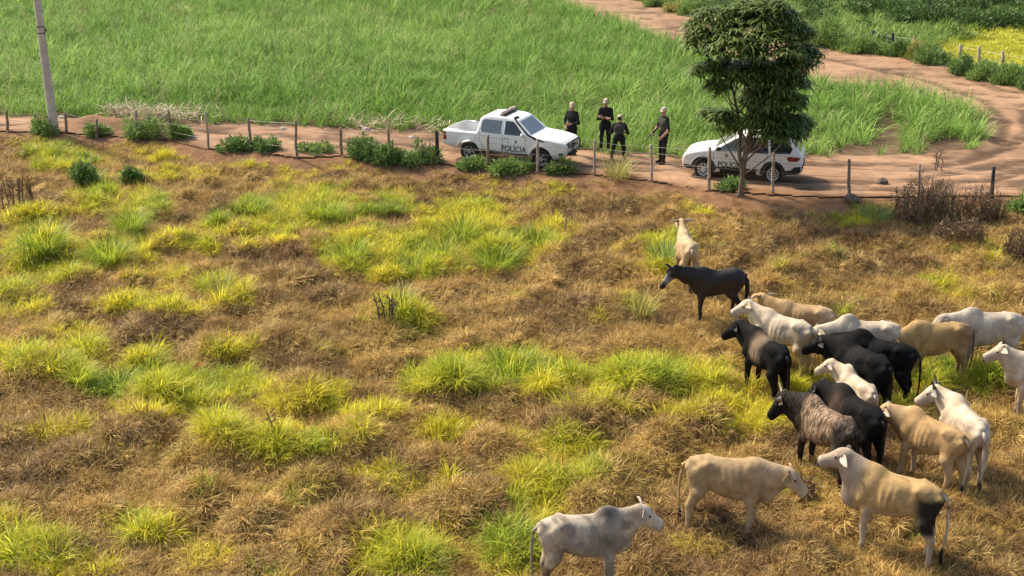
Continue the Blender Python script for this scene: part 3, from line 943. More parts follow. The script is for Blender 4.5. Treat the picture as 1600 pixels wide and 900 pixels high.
def animal(name, label, px, py, head, sc=1.0, neck=(0, 10), look=(0, -30), coat=None, horn=None, legs=(0, 0, 0, 0), tail=0.0, hump=1.0, cat='cow', group='cattle herded together in the pasture',
           horse=False, fat=1.0, brindle=False, dew=1.0, ear=(-8, 1.0), seed=0, sink=0.0, zst=1.0, neck_len=1.0, ribs=1.35, bony=1.35, nk=1.0):
    """px, py: the photo point midway between the feet; head: heading in degrees from +X. neck / look: yaw, pitch of neck and face relative to the body."""
    g = on_ground(px, py)
    root = empty(name, (g[0], g[1], float(base_h(g[0], g[1])) + .03 - sink), R(head), (sc * .96, sc * .98, sc * zst * 1.07))
    tagged(root, label, cat, group)
    nyaw, npit, hyaw, hpit = R(neck[0]), R(neck[1]), R(look[0]), R(look[1])
    if horse:
        n0 = np.array([.52, 0, 1.17]); nl = .66 * neck_len
        ra = (.275, .205, .145); T, H = HORSE_TORSO, HORSE_HEAD
    else:
        n0 = np.array([.52, 0, 1.06]); nl = .41 * neck_len
        ra = (.27 * nk, .21 * nk, .155 * nk); T, H = COW_TORSO, COW_HEAD
    nd1 = dirv(nyaw * .6, npit)
    nd2 = dirv(nyaw, npit + (R(6) if horse else R(10)))
    n1 = n0 + nd1 * nl * .55; n2 = n1 + nd2 * nl * .6
    hf, hs, hu = frame_from(dirv(hyaw, hpit))
    h0 = n2 + nd2 * .02 + (0, 0, .02)
    # limbs: (x, y, z, r)
    if horse:
        fr = [(.47, .12, .98, .125), (.45, .14, .72, .095), (.47, .13, .44, .058), (.455, .13, .14, .036), (.49, .13, .02, .055)]
        hd = [(-.52, .13, 1.05, .20), (-.40, .15, .76, .135), (-.62, .14, .50, .065), (-.60, .135, .15, .04), (-.555, .135, .02, .056)]
    else:
        fr = [(.47, .12, .90, .12), (.43, .15, .66, .088), (.46, .14, .37, .055), (.45, .135, .12, .039), (.48, .14, .02, .055)]
        hd = [(-.53, .11, .98, .185), (-.49, .15, .72, .135), (-.615, .145, .46, .062), (-.60, .14, .13, .041), (-.565, .145, .02, .056)]
    dl = list(legs)
    chains = []
    for k, (base, sgn) in enumerate(((fr, 1), (fr, -1), (hd, 1), (hd, -1))):
        ch = []
        for i, (x, y, z, r) in enumerate(base):
            f_ = (0, .25, .6, .92, 1.0)[i]
            ch.append((x + dl[k] * f_, y * sgn * fat ** .5, z, r))
        chains.append(ch)
    side_n = np.cross((0, 0, 1), nd1); side_n /= np.linalg.norm(side_n)
    rs = np.random.RandomState(seed + 7)
    thin = 1 if not horse else .6
    def f(x, y, z):
        d = sd_loft(x, y / fat, z, T, 2.25)
        if not horse:
            if hump:
                hx = .40
                d = smin(d, sd_ell(x, y, z, (hx, 0, 1.25 + .05 * hump), (.17, .075, .10 * hump + .02)), .11)
            for s in (-1, 1):                                             # hook and pin bones, thigh, shoulder blade, flank
                d = smin(d, sd_cone(x, y, z, (-.37, .185 * s * fat, 1.215), (-.47, .165 * s * fat, 1.16), .045, .05), .10)
                d = smin(d, np.sqrt((x + .71) ** 2 + (y - .095 * s) ** 2 + (z - 1.12) ** 2) - .045, .06)
                d = smin(d, sd_cone(x, y, z, (.34, .105 * s * fat, 1.20), (.53, .165 * s * fat, .86), .055, .085), .08)
                d = d + .030 * bony * np.exp(-(((x + .20) / .11) ** 2 + ((y - .24 * s) / .12) ** 2 + ((z - 1.10) / .09) ** 2))
                d = d + .022 * bony * np.exp(-(((x + .60) / .08) ** 2 + ((y - .15 * s) / .07) ** 2 + ((z - 1.17) / .06) ** 2))
                d = d + .018 * bony * np.exp(-(((x - .26) / .06) ** 2 + ((y - .23 * s) / .10) ** 2 + ((z - .98) / .22) ** 2))
            d = smin(d, sd_cone(x, y, z, (-.66, 0, 1.215), (.1, 0, 1.265), .022, .022), .07)   # the ridge of the back
            rib = np.sin((x + .14 * (z - .95)) * 55) * .0042 * ribs
            d = d + rib * np.exp(-(((x - .06) / .25) ** 2 + ((z - .98) / .20) ** 2))
        else:
            d = smin(d, sd_ell(x, y, z, (.40, 0, 1.33), (.22, .06, .08)), .12)
        d = smin(d, sd_cone(x, y, z, n0, n1, ra[0], ra[1], .60, side_n), .12)
        d = smin(d, sd_cone(x, y, z, n1, n2, ra[1], ra[2], .68, side_n), .08)
        if not horse and dew:
            p1 = h0 + hf * .10 - hu * .13; p2 = np.array([.66, 0, .80])
            p3 = (n1 + n2) / 2 - (0, 0, .17)
            d = smin(d, sd_cone(x, y, z, p1, p3, .04, .07 * dew, .30, side_n), .05)
            d = smin(d, sd_cone(x, y, z, p3, p2, .07 * dew, .15 * dew, .28, (0, 1, 0)), .07)
            d = smin(d, sd_cone(x, y, z, p2, (.45, 0, .62), .13 * dew, .05, .35, (0, 1, 0)), .07)
        hx, hy, hz = x - h0[0], y - h0[1], z - h0[2]
        u = hx * hf[0] + hy * hf[1] + hz * hf[2]
        v = hx * hs[0] + hy * hs[1] + hz * hs[2]
        q = hx * hu[0] + hy * hu[1] + hz * hu[2]
        hd_ = sd_loft(u, v, q, H, 2.3)
        for s in (-1, 1):
            hd_ = smin(hd_, np.sqrt((u - .12) ** 2 + (v - .088 * s) ** 2 + (q - .048) ** 2) - .035, .04)
        d = smin(d, hd_, .06)
        for k, ch in enumerate(chains):
            e = None
            for i in range(4):
                a, b = ch[i], ch[i + 1]
                c_ = sd_cone(x, y, z, a[:3], b[:3], a[3], b[3], *((.62, (0, 1, 0)) if i == 0 else (1.0, None)))
                e = c_ if e is None else smin(e, c_, .035)
            kx = ch[2]
            d = smin(d, e, .075)
        return d
    allp = np.array([n2, h0 + hf * .55, h0 - hf * .1])
    lo = [min(-.85, allp[:, 0].min() - .2), min(-.42 * fat, allp[:, 1].min() - .2), -.06]
    hi = [max(.9, allp[:, 0].max() + .15), max(.42 * fat, allp[:, 1].max() + .2), max(1.55, allp[:, 2].max() + .22)]
    V, Q = surface_net(f, lo, hi, .027)
    x, y, z = V.T
    hx, hy, hz = x - h0[0], y - h0[1], z - h0[2]
    u = hx * hf[0] + hy * hf[1] + hz * hf[2]; v = hx * hs[0] + hy * hs[1] + hz * hs[2]; q = hx * hu[0] + hy * hu[1] + hz * hu[2]
    nz = lambda k, s_: fbm(x * k + y * k * .7 + seed, z * k - y * k * .6, seed + s_, 3)
    along_n = np.clip(((V - n0) @ (n2 - n0)) / ((n2 - n0) @ (n2 - n0)), 0, 2)
    M = {
        'head': smooth(-.12, .08, u) * (np.sqrt(v * v + q * q) < .35) * (along_n > .7),
        'face': smooth(.12, .30, u) * (np.sqrt(v * v + q * q) < .3) * (along_n > .7),
        'muzzle': smooth(.36, .42, u) * (np.sqrt(v * v + q * q) < .2) * (along_n > .7),
        'neck': smooth(.50, .72, x + .25 * (z - 1.0)) * (z > .6),
        'forequarter': smooth(.36, .50, x + .10 * (nz(5, 9) - .5)),
        'hump': np.exp(-(((x - .40) / .24) ** 2 + ((z - 1.38) / .16) ** 2)),
        'rump': smooth(-.22, -.55, x) * smooth(.5, .8, z),
        'thigh': smooth(-.28, -.50, x - .2 * (z - .8)) * smooth(1.22, 1.08, z + .12 * (nz(3, 1) - .5)) * smooth(.50, .62, z),
        'back_leg': smooth(-.25, -.40, x) * smooth(.85, .65, z),
        'legs': smooth(.78, .52, z + .1 * (nz(4, 2) - .5)),
        'low_legs': smooth(.50, .28, z),
        'belly': smooth(.82, .66, z) * (np.abs(x) < .45),
        'back': smooth(1.06, 1.26, z) * (x < .6),
        'saddle': smooth(.30, .10, np.abs(x - .10) + .10 * (nz(4, 3) - .5)) * smooth(.72, .95, z),
        'shoulder': np.exp(-(((x - .45) / .2) ** 2 + ((z - .95) / .3) ** 2)),
        'dirt': smooth(.48, .68, nz(3.2, 4)) * smooth(1.3, .7, z),
        'blotch': smooth(.46, .6, nz(2.4, 5)),
        'mottle': smooth(.50, .60, nz(5.5, 8)) ,
        'streak': smooth(.50, .62, fbm(x * 9 + seed, z * 2.2 + y, seed + 11, 3)) * smooth(1.3, .9, z),
        'flank': np.exp(-(((x + .12) / .3) ** 2 + ((z - .92) / .22) ** 2)),
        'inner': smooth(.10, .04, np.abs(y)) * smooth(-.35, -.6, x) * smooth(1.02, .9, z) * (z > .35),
        'grime': smooth(.44, .60, nz(7, 6)) * smooth(-.1, -.35, x) * smooth(1.05, .8, z),
    }
    col = np.tile(np.asarray(coat['base'], float), (len(V), 1))
    base_ = np.asarray(coat['base'], float)
    wear = [('mottle', base_ * np.array([.74, .70, .64]), .38), ('streak', base_ * np.array([.66, .60, .52]), .40)] if base_.max() > .05 and not horse else []
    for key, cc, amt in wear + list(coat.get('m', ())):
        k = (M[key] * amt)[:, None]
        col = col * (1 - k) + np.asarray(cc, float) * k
    hoof = smooth(.085, .06, z)[:, None]
    col = col * (1 - hoof) + np.array([.05, .042, .036]) * hoof
    ns = (smooth(.435, .450, u) * (np.sqrt(v * v + q * q) < .12) * (along_n > .7))[:, None]
    col = col * (1 - ns) + np.asarray(coat.get('nose', (.03, .028, .027))) * ns
    body = link('body', mesh_np('body', V, Q, {'coat': ('FLOAT_COLOR', col)}, [M_HORSEHIDE if horse else (M_BRINDLE if brindle else M_HIDE)], True), root)
    HM = Matrix(np.array([hf, hs, hu]).T.tolist()).to_4x4()
    def on_head(o, u_, v_, q_, rot=None):
        p = h0 + hf * u_ + hs * v_ + hu * q_
        o.matrix_local = Matrix.Translation(Vector(p)) @ HM @ (rot if rot is not None else Matrix())
    ecol = coat.get('ear', coat['base'])
    for s in (1, -1):
        eo = link('ear', ear_mesh((.20 if horse else .25) * ear[1], .09 if horse else .125, solid_mat(ecol), horse), root)
        if horse:
            on_head(eo, .0, .05 * s, .10, Euler((0, R(-80), R(15 * s))).to_matrix().to_4x4())
        else:
            # outwards, drooping, the cup facing forwards
            on_head(eo, .035, .098 * s, .050, Matrix.Rotation(R(90 + 14) * s, 4, 'Z') @ Matrix.Rotation(R(-ear[0] - 4), 4, 'Y') @ Matrix.Rotation(R(32) * s, 4, 'X'))
        e = link('eye', MB().ball((0, 0, 0), (.026, .018, .024), 8, 6).mesh('eye', M_EYE, True), root)
        on_head(e, .14, .112 * s, .048)
        if horn:
            L_, up_, out_, fw_ = horn[0], horn[1], horn[2], horn[3]
            pts = []
            p = np.array([0, 0, 0.0])
            for i in range(7):
                t = i / 6
                pts.append(p.copy())
                a = np.array([fw_ * (1 - t) - .15, out_ * (1 - .7 * t) * s, up_ * (.35 + t)])
                p = p + a / np.linalg.norm(a) * L_ / 6
            ho = link('horn', MB().tube(pts, [.042 - .033 * (i / 6) ** 1.2 for i in range(7)], 8).mesh('horn', horn[4], True), root)
            on_head(ho, .0, .052 * s, .070)
    # tail
    tz = 1.25 if horse else 1.17
    pts = [(-.70, 0, tz), (-.80, 0, tz - .06)]
    for i in range(1, 9):
        t = i / 8
        pts.append((-.815 - .03 * math.sin(t * 3) * (1 if not horse else 2), tail * t * t, tz - .10 - t * (.78 if not horse else .7)))
    rr = [.035, .033] + [.030 - .016 * i / 8 for i in range(1, 9)] if not horse else [.05, .06] + [.075 - .045 * (i / 8) ** 2 for i in range(1, 9)]
    tcol = coat.get('tail', coat['base'])
    to = link('tail', MB().tube(pts, rr, 8).mesh('tail', M_HAIR if horse else solid_mat(tcol), True), root)
    if not horse:
        b = np.array(pts[-1])
        sw = MB()
        for k in range(9):
            a = rs.uniform(0, 6.28); o_ = np.array([math.cos(a), math.sin(a), 0])
            sw.tube([b + (0, 0, .05) + o_ * .004, b - (0, 0, .06) + o_ * .028, b - (0, 0, .17) + o_ * .026, b - (0, 0, .27 + rs.uniform(-.04, .03)) + o_ * .012], [.010, .016, .013, .003], 5)
        sw.build('tail_switch', M_HAIR, to, True)
    else:
        mb = MB()
        for k in range(26):                                              # mane locks
            t = k / 25
            p = n0 + (n2 - n0) * (.02 + t * 1.0) + (n1 - (n0 + n2) / 2) * (4 * t * (1 - t)) + np.array([0, 0, ra[0] * (1 - t) * .98 + ra[2] * t + .0])
            s_ = rs.choice([-1, 1], p=[.3, .7])
            mb.tube([p - (0, 0, .03), p + (0, .04 * s_, .015), p + (-.02, .085 * s_, -.06), p + (-.03, .10 * s_, -.16 - rs.uniform(0, .06))], [.018, .022, .02, .004], 5)
        mb.build('mane', M_HAIR, root, True)
        fl = MB()
        for k in range(7):
            p = h0 + hu * .12 + hs * rs.uniform(-.04, .04)
            fl.tube([p, p + hf * .09 + hu * .01, p + hf * .18 - hu * .02], [.016, .016, .004], 5)
        fl.build('forelock', M_HAIR, root, True)
    return root
WHITE = np.array([.50, .405, .295]); CREAM = np.array([.44, .31, .175]); TAN = np.array([.37, .235, .105]); TAND = np.array([.40, .265, .13]); BROWN = np.array([.17, .10, .055])
GREY = np.array([.25, .215, .18]); DKGREY = np.array([.085, .075, .062]); BLACK = np.array([.0085, .008, .0075]); DUST = np.array([.15, .105, .07]); SAND = np.array([.46, .35, .225])
white = dict(base=WHITE, m=[('legs', SAND, .6), ('low_legs', GREY, .5), ('dirt', SAND, .35), ('muzzle', GREY, .5)], nose=(.10, .085, .075), ear=WHITE * .8)
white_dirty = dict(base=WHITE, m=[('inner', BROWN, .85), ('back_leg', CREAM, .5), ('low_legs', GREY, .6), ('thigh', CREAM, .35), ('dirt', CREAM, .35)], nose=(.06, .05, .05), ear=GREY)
tan = dict(base=TAN, m=[('belly', SAND, .4), ('low_legs', SAND, .6), ('head', CREAM, .4), ('rump', TAND, .5), ('neck', CREAM, .35), ('blotch', CREAM, .2)], nose=(.05, .045, .04), ear=WHITE * .85)
black = dict(base=BLACK, m=[('blotch', BLACK * 1.7, .6)], ear=BLACK * 1.4, tail=BLACK)
S_ = M_HORN; D_ = M_HORN_DARK
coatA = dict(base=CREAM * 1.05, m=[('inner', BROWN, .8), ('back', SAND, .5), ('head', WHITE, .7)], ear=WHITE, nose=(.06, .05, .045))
animal('cow', 'cream cow seen from behind above the black horse, head raised', 1070, 447, 93, .97, neck=(2, 38), look=(4, -12), coat=coatA, horn=(.10, .5, 1, -.2, S_), ear=(6, 1.1), hump=.5, seed=1)
horsecoat = dict(base=np.array([.020, .017, .016]), m=[('flank', np.array([.06, .03, .018]), .8), ('shoulder', np.array([.05, .028, .018]), .6), ('face', np.array([.30, .28, .26]), .75), ('muzzle', np.array([.03, .03, .03]), .9)], nose=(.02, .02, .02), ear=(.03, .025, .025))
animal('horse', 'black horse with a greyish face standing sideways beyond the herd', 1117, 503, 186, .92, neck=(4, 14), look=(6, -48), coat=horsecoat, legs=(.03, -.08, .0, .12), horse=True, cat='horse', group=None, seed=2)
tanC = dict(base=TAN * 1.02, m=[('rump', np.array([.36, .27, .19]), .75), ('back', CREAM, .4), ('shoulder', CREAM, .3), ('low_legs', SAND, .5)], nose=(.05, .045, .04), ear=WHITE * .9)
animal('cow', 'tan cow with a greyish rump nearest the black horse, looking away', 1247, 566, 162, 1.0, neck=(-14, 22), look=(-52, -8), coat=tanC, horn=(.07, .4, 1, -.2, S_), hump=.5, ear=(4, 1.1), seed=3)
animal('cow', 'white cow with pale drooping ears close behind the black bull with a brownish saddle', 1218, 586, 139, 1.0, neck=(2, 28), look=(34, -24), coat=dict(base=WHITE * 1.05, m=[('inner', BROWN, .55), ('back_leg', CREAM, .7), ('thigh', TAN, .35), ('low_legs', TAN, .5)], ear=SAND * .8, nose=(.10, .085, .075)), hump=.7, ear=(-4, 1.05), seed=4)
animal('bull', 'black bull with a brownish saddle and short upright horns at the edge of the herd', 1192, 624, 113, 1.0, neck=(14, 12), look=(44, -30), coat=dict(base=BLACK, m=[('saddle', DUST * 1.15, .95), ('blotch', BLACK * 1.5, .4)], ear=BLACK * 1.5, tail=BLACK), horn=(.18, .9, .9, .1, D_), hump=.35, fat=1.08, nk=1.22, dew=1.25, seed=5)
animal('cow', 'white humped cow behind the black bulls, its head lowered', 1345, 598, 176, 1.03, neck=(0, -6), look=(6, -32), coat=dict(base=WHITE * 1.05, m=[('belly', GREY, .4), ('dirt', SAND, .3)], ear=WHITE * .85, nose=(.08, .07, .06)), hump=1.25, seed=6)
animal('bull', 'plain black bull with a pointed hump beyond another black bull, head hidden', 1368, 630, 150, 1.03, neck=(10, 0), look=(10, -30), coat=dict(base=BLACK * .9, m=[('saddle', BLACK * 2.2, .5)], ear=BLACK, tail=BLACK), hump=1.1, fat=1.05, nk=1.22, dew=1.25, seed=7, tail=-.12)
animal('bull', 'black bull with short dark horns behind the small white calf', 1338, 646, 121, 1.04, neck=(26, 2), look=(44, -22), coat=dict(base=BLACK * 1.1, m=[('saddle', BLACK * 2.6, .7), ('blotch', BLACK * 2, .3)], ear=BLACK * 1.4, tail=BLACK), horn=(.20, .6, 1.0, .15, S_), hump=1.15, fat=1.06, nk=1.22, dew=1.25, seed=8)
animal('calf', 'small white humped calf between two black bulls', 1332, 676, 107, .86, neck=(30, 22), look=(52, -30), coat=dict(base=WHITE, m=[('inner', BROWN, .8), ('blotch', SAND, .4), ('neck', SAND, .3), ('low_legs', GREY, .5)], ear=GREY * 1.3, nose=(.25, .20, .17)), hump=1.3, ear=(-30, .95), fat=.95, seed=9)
animal('bull', 'brindled brown bull with long pale horns in the middle of the herd', 1283, 750, 120, 1.04, neck=(26, 4), look=(40, -50), coat=dict(base=np.array([.33, .225, .145]), m=[('head', BLACK, 1), ('face', BLACK, 1), ('forequarter', BLACK * 1.5, .94), ('thigh', BLACK * 1.5, .85), ('legs', BLACK * 1.5, .9), ('rump', np.array([.05, .04, .033]), .8)], ear=DUST, tail=BLACK, nose=(.10, .09, .08)), horn=(.36, .45, 1.0, .25, S_), brindle=True, hump=.8, fat=1.05, ear=(-4, 1.0), nk=1.22, dew=1.25, seed=10)
animal('bull', 'black bull with a brown patch behind the shoulder, next to the brindled bull', 1330, 728, 114, 1.0, neck=(24, 4), look=(34, -38), coat=dict(base=BLACK, m=[('shoulder', DUST * 1.2, .75), ('blotch', BLACK * 1.6, .4)], ear=np.array([.10, .08, .07]), tail=BLACK), hump=.8, fat=1.06, ear=(4, 1.15), nk=1.22, dew=1.25, seed=11)
animal('cow', 'thin tan cow with pale legs walking just in front of the white horned cow', 1446, 760, 127, .97, neck=(22, 10), look=(34, -46), coat=dict(base=TAN * 1.08, m=[('low_legs', SAND, .7), ('belly', SAND, .6), ('back_leg', SAND, .5), ('head', CREAM, .5), ('face', GREY * 1.1, .6), ('neck', SAND, .35), ('blotch', TAND, .35)], ear=WHITE * 1.05, nose=(.05, .045, .04), tail=CREAM), horn=(.06, .5, .8, -.2, S_), legs=(.10, -.04, .10, -.12), hump=.9, fat=.92, ribs=1.6, ear=(-20, 1.0), tail=.04, seed=12)
animal('cow', 'white cow with dark curved horns and streaked thighs, head turned to the side', 1496, 748, 95, 1.03, neck=(30, 14), look=(62, -34), coat=white_dirty, horn=(.26, .9, .7, -.1, D_), hump=.6, legs=(.0, .05, -.02, .06), ear=(-10, 1.05), tail=-.02, seed=13)
animal('cow', 'white cow with short dark horns at the edge of the photo, tan legs', 1622, 655, 166, .98, neck=(-6, 30), look=(4, -22), coat=dict(base=WHITE, m=[('legs', CREAM, .7), ('low_legs', GREY, .4), ('neck', SAND, .25), ('face', GREY, .35)], ear=WHITE * .95, nose=(.05, .045, .04)), horn=(.12, .8, .9, -.2, D_), hump=.7, ear=(2, 1.0), seed=14)
animal('cow', 'light brown cow with a dark rump standing in green grass, head hidden behind others', 1456, 600, 184, 1.02, neck=(0, -18), look=(0, -50), coat=dict(base=np.array([.37, .24, .10]), m=[('rump', np.array([.24, .15, .085]), .8), ('thigh', BROWN, .6), ('belly', np.array([.25, .16, .09]), .5), ('legs', BROWN * 1.2, .75), ('blotch', TAND, .35), ('neck', TAN, .6)], ear=TAN, nose=(.04, .035, .03), tail=BROWN), hump=.45, seed=15)
animal('cow', 'greyish white humped cow farthest to the side of the herd, head low and dark eared', 1534, 586, 181, 1.06, neck=(0, 4), look=(4, -34), coat=dict(base=np.array([.47, .395, .305]), m=[('belly', GREY, .5), ('head', GREY, .35), ('face', GREY, .5), ('flank', WHITE, .3), ('legs', GREY, .5), ('dirt', GREY, .4)], ear=DKGREY, nose=(.05, .045, .04), tail=GREY), horn=(.05, .4, .6, -.6, D_), hump=.9, ear=(-14, .9), seed=16)
animal('cow', 'pale tan cow with a whitish muzzle facing the large tan bull', 1132, 832, -14, 1.02, neck=(-4, 4), look=(-6, -34), coat=dict(base=np.array([.36, .245, .125]), m=[('low_legs', SAND, .6), ('belly', CREAM, .4), ('head', np.array([.46, .34, .21]), .5), ('muzzle', WHITE * 1.05, .85), ('neck', np.array([.44, .33, .21]), .5), ('back', CREAM, .3)], ear=TAN, nose=(.03, .028, .026), tail=TAND), horn=(.07, .5, .5, -.5, S_), legs=(.02, -.06, .03, -.05), hump=.3, ribs=1.8, dew=1.2, fat=.97, seed=17)
animal('cow', 'dirty greyish white cow with a smudged flank nearest the camera, head raised', 908, 926, 6, 1.0, neck=(4, 22), look=(-4, -30), coat=dict(base=np.array([.46, .375, .275]), m=[('blotch', np.array([.30, .235, .17]), .7), ('mottle', GREY * .6, .6), ('shoulder', DKGREY * 1.1, .75), ('hump', DKGREY, .85), ('flank', GREY, .5), ('grime', BROWN * .8, .85), ('head', np.array([.52, .43, .33]), .6), ('thigh', SAND, .4)], ear=np.array([.42, .33, .26]), nose=(.06, .05, .045), tail=GREY), hump=1.15, ear=(6, 1.0), ribs=1.2, seed=18)
animal('bull', 'large tan bull with a black thigh and a hanging pale dewlap, biggest at the front', 1390, 866, 147, 1.06, neck=(10, 36), look=(14, -14), coat=dict(base=np.array([.41, .27, .12]), m=[('rump', np.array([.36, .24, .10]), .5), ('neck', np.array([.36, .285, .22]), .8), ('head', np.array([.34, .26, .19]), .7), ('legs', np.array([.36, .29, .22]), .5), ('low_legs', WHITE * .9, .6), ('belly', np.array([.42, .33, .24]), .5), ('muzzle', WHITE * .85, .9), ('thigh', BLACK * 1.6, .97)], ear=np.array([.42, .34, .26]), nose=(.05, .04, .04), tail=np.array([.42, .33, .24])), legs=(-.02, .08, -.06, .05), hump=.6, dew=1.7, nk=1.12, ear=(-12, 1.15), horn=(.05, .4, .5, -.6, S_), seed=19)
# ------------------------------------------------------------------ vehicles
M_PAINT = mat('white_paint', (.74, .73, .70), rough=.32, spec=.4, noise=.05, nscale=2.0, coat=.3)
def dusty_paint():
    m = mat('white_paint_dusty', (.76, .75, .72), rough=.34, spec=.4, coat=.25)
    t = m.node_tree; b = t.nodes['Principled BSDF']
    tc = t.nodes.new('ShaderNodeTexCoord'); sp = t.nodes.new('ShaderNodeSeparateXYZ'); nz = t.nodes.new('ShaderNodeTexNoise')
    nz.inputs['Scale'].default_value = 3.0; nz.inputs['Detail'].default_value = 5
    t.links.new(tc.outputs['Object'], sp.inputs[0]); t.links.new(tc.outputs['Object'], nz.inputs['Vector'])
    mr = t.nodes.new('ShaderNodeMapRange'); mr.inputs['From Min'].default_value = 1.0; mr.inputs['From Max'].default_value = .35; mr.inputs['To Max'].default_value = .75
    t.links.new(sp.outputs['Z'], mr.inputs['Value'])
    ml = t.nodes.new('ShaderNodeMath'); ml.operation = 'MULTIPLY'
    t.links.new(mr.outputs[0], ml.inputs[0]); t.links.new(nz.outputs['Fac'], ml.inputs[1])
    mx = t.nodes.new('ShaderNodeMix'); mx.data_type = 'RGBA'
    mx.inputs['A'].default_value = (.76, .75, .72, 1); mx.inputs['B'].default_value = (.42, .31, .22, 1)
    t.links.new(ml.outputs[0], mx.inputs['Factor']); t.links.new(mx.outputs['Result'], b.inputs['Base Color'])
    return m
M_PAINT = dusty_paint()
M_GLASS = mat('window_glass', (.02, .024, .024), rough=.06, spec=.7)
M_SCREEN = mat('windscreen_glass', (.10, .11, .105), rough=.10, spec=.9, coat=.6)
M_BLACKP = mat('black_plastic', (.022, .022, .022), rough=.6, noise=.3, nscale=8)
M_RUBBER = mat('tyre_rubber', (.028, .026, .024), rough=.85, noise=.3, nscale=10)
M_ALLOY = mat('alloy', (.55, .54, .52), rough=.35, metal=.5)
M_STEEL = mat('steel_rim', (.36, .34, .32), rough=.5, metal=.4, noise=.2)
M_SEAM = mat('panel_gap', (.06, .058, .055), rough=.8)
M_LAMP = mat('headlamp', (.62, .62, .60), rough=.12, spec=.8, coat=.5)
M_TAIL = mat('tail_lamp', (.22, .030, .014), rough=.25, spec=.6)
M_PRINT = mat('black_print', (.03, .03, .03), rough=.5)
M_PRINTG = mat('grey_print', (.34, .35, .31), rough=.5)
M_PRINTGR = mat('green_print', (.12, .20, .12), rough=.5)
M_CHROME = mat('chrome', (.6, .6, .6), rough=.2, metal=1.0)
M_SEAT = mat('dark_cloth', (.03, .03, .03), rough=.9)
M_BEACON = mat('beacon_lens', (.62, .44, .34), rough=.35, spec=.6)
M_BEACON2 = mat('beacon_clear', (.50, .40, .34), rough=.3, spec=.6)

def poly_sd(poly):
    P = np.array(poly, float)
    def f(x, z):
        x, z = np.broadcast_arrays(np.asarray(x, float), np.asarray(z, float))
        d = np.full(x.shape, 1e9); ins = np.zeros(x.shape, bool)
        n = len(P)
        for i in range(n):
            a, b = P[i], P[(i + 1) % n]
            e = b - a
            wx, wz = x - a[0], z - a[1]
            t = np.clip((wx * e[0] + wz * e[1]) / (e @ e), 0, 1)
            d = np.minimum(d, (wx - e[0] * t) ** 2 + (wz - e[1] * t) ** 2)
            if a[1] != b[1]:
                c = ((a[1] > z) != (b[1] > z)) & (x < (b[0] - a[0]) * (z - a[1]) / (b[1] - a[1]) + a[0])
                ins ^= c
        return np.where(ins, -np.sqrt(d), np.sqrt(d))
    return f

def smax(a, b, k):
    return -smin(-a, -b, k)

def drape(P, dirn, f, n=220, step=.012):
    """slide points along dirn until they meet the body"""
    P = np.array(P, float); D = np.asarray(dirn, float)
    hit = np.zeros(len(P), bool); Q = P.copy()
    for i in range(n):
        go = ~hit
        if not go.any(): break
        d = f(*Q[go].T)
        h = d < 0
        ix = np.where(go)[0]
        hit[ix[h]] = True
        Q[ix[~h]] += D * step
    lo, hi = Q - D * step, Q.copy()
    for _ in range(9):
        m = (lo + hi) / 2
        s = f(*m.T) < 0
        hi[s] = m[s]; lo[~s] = m[~s]
    return (lo + hi) / 2, hit

def poly_patch(poly, cuts=3):
    """2-D polygon filled with small triangles: points, faces"""
    bm = bmesh.new()
    vs = [bm.verts.new((p[0], p[1], 0)) for p in poly]
    fc = bm.faces.new(vs)
    bmesh.ops.triangulate(bm, faces=[fc])
    for _ in range(cuts):
        bmesh.ops.subdivide_edges(bm, edges=[e for e in bm.edges if e.calc_length() > .07], cuts=1, use_grid_fill=False)
        bmesh.ops.triangulate(bm, faces=bm.faces[:])
    bm.verts.index_update()
    V = np.array([v.co[:] for v in bm.verts]); F = [tuple(v.index for v in q.verts) for q in bm.faces]
    bm.free()
    return V, F

def text_patch(s, size, bold=.0):
    cu = bpy.data.curves.new('lettering', 'FONT')
    cu.body = s; cu.size = size; cu.offset = bold; cu.align_x = 'CENTER'; cu.resolution_u = 3
    o = bpy.data.objects.new('lettering', cu)
    C.objects.link(o)
    dg = bpy.context.evaluated_depsgraph_get(); dg.update()
    me = o.evaluated_get(dg).to_mesh()
    bm = bmesh.new(); bm.from_mesh(me)
    bmesh.ops.triangulate(bm, faces=bm.faces[:])
    bmesh.ops.subdivide_edges(bm, edges=[e for e in bm.edges if e.calc_length() > .1], cuts=1)
    bmesh.ops.triangulate(bm, faces=bm.faces[:])
    bm.verts.index_update()
    V = np.array([v.co[:] for v in bm.verts]); F = [tuple(v.index for v in q.verts) for q in bm.faces]
    bm.free()
    o.evaluated_get(dg).to_mesh_clear()
    bpy.data.objects.remove(o); bpy.data.curves.remove(cu)
    return V, F

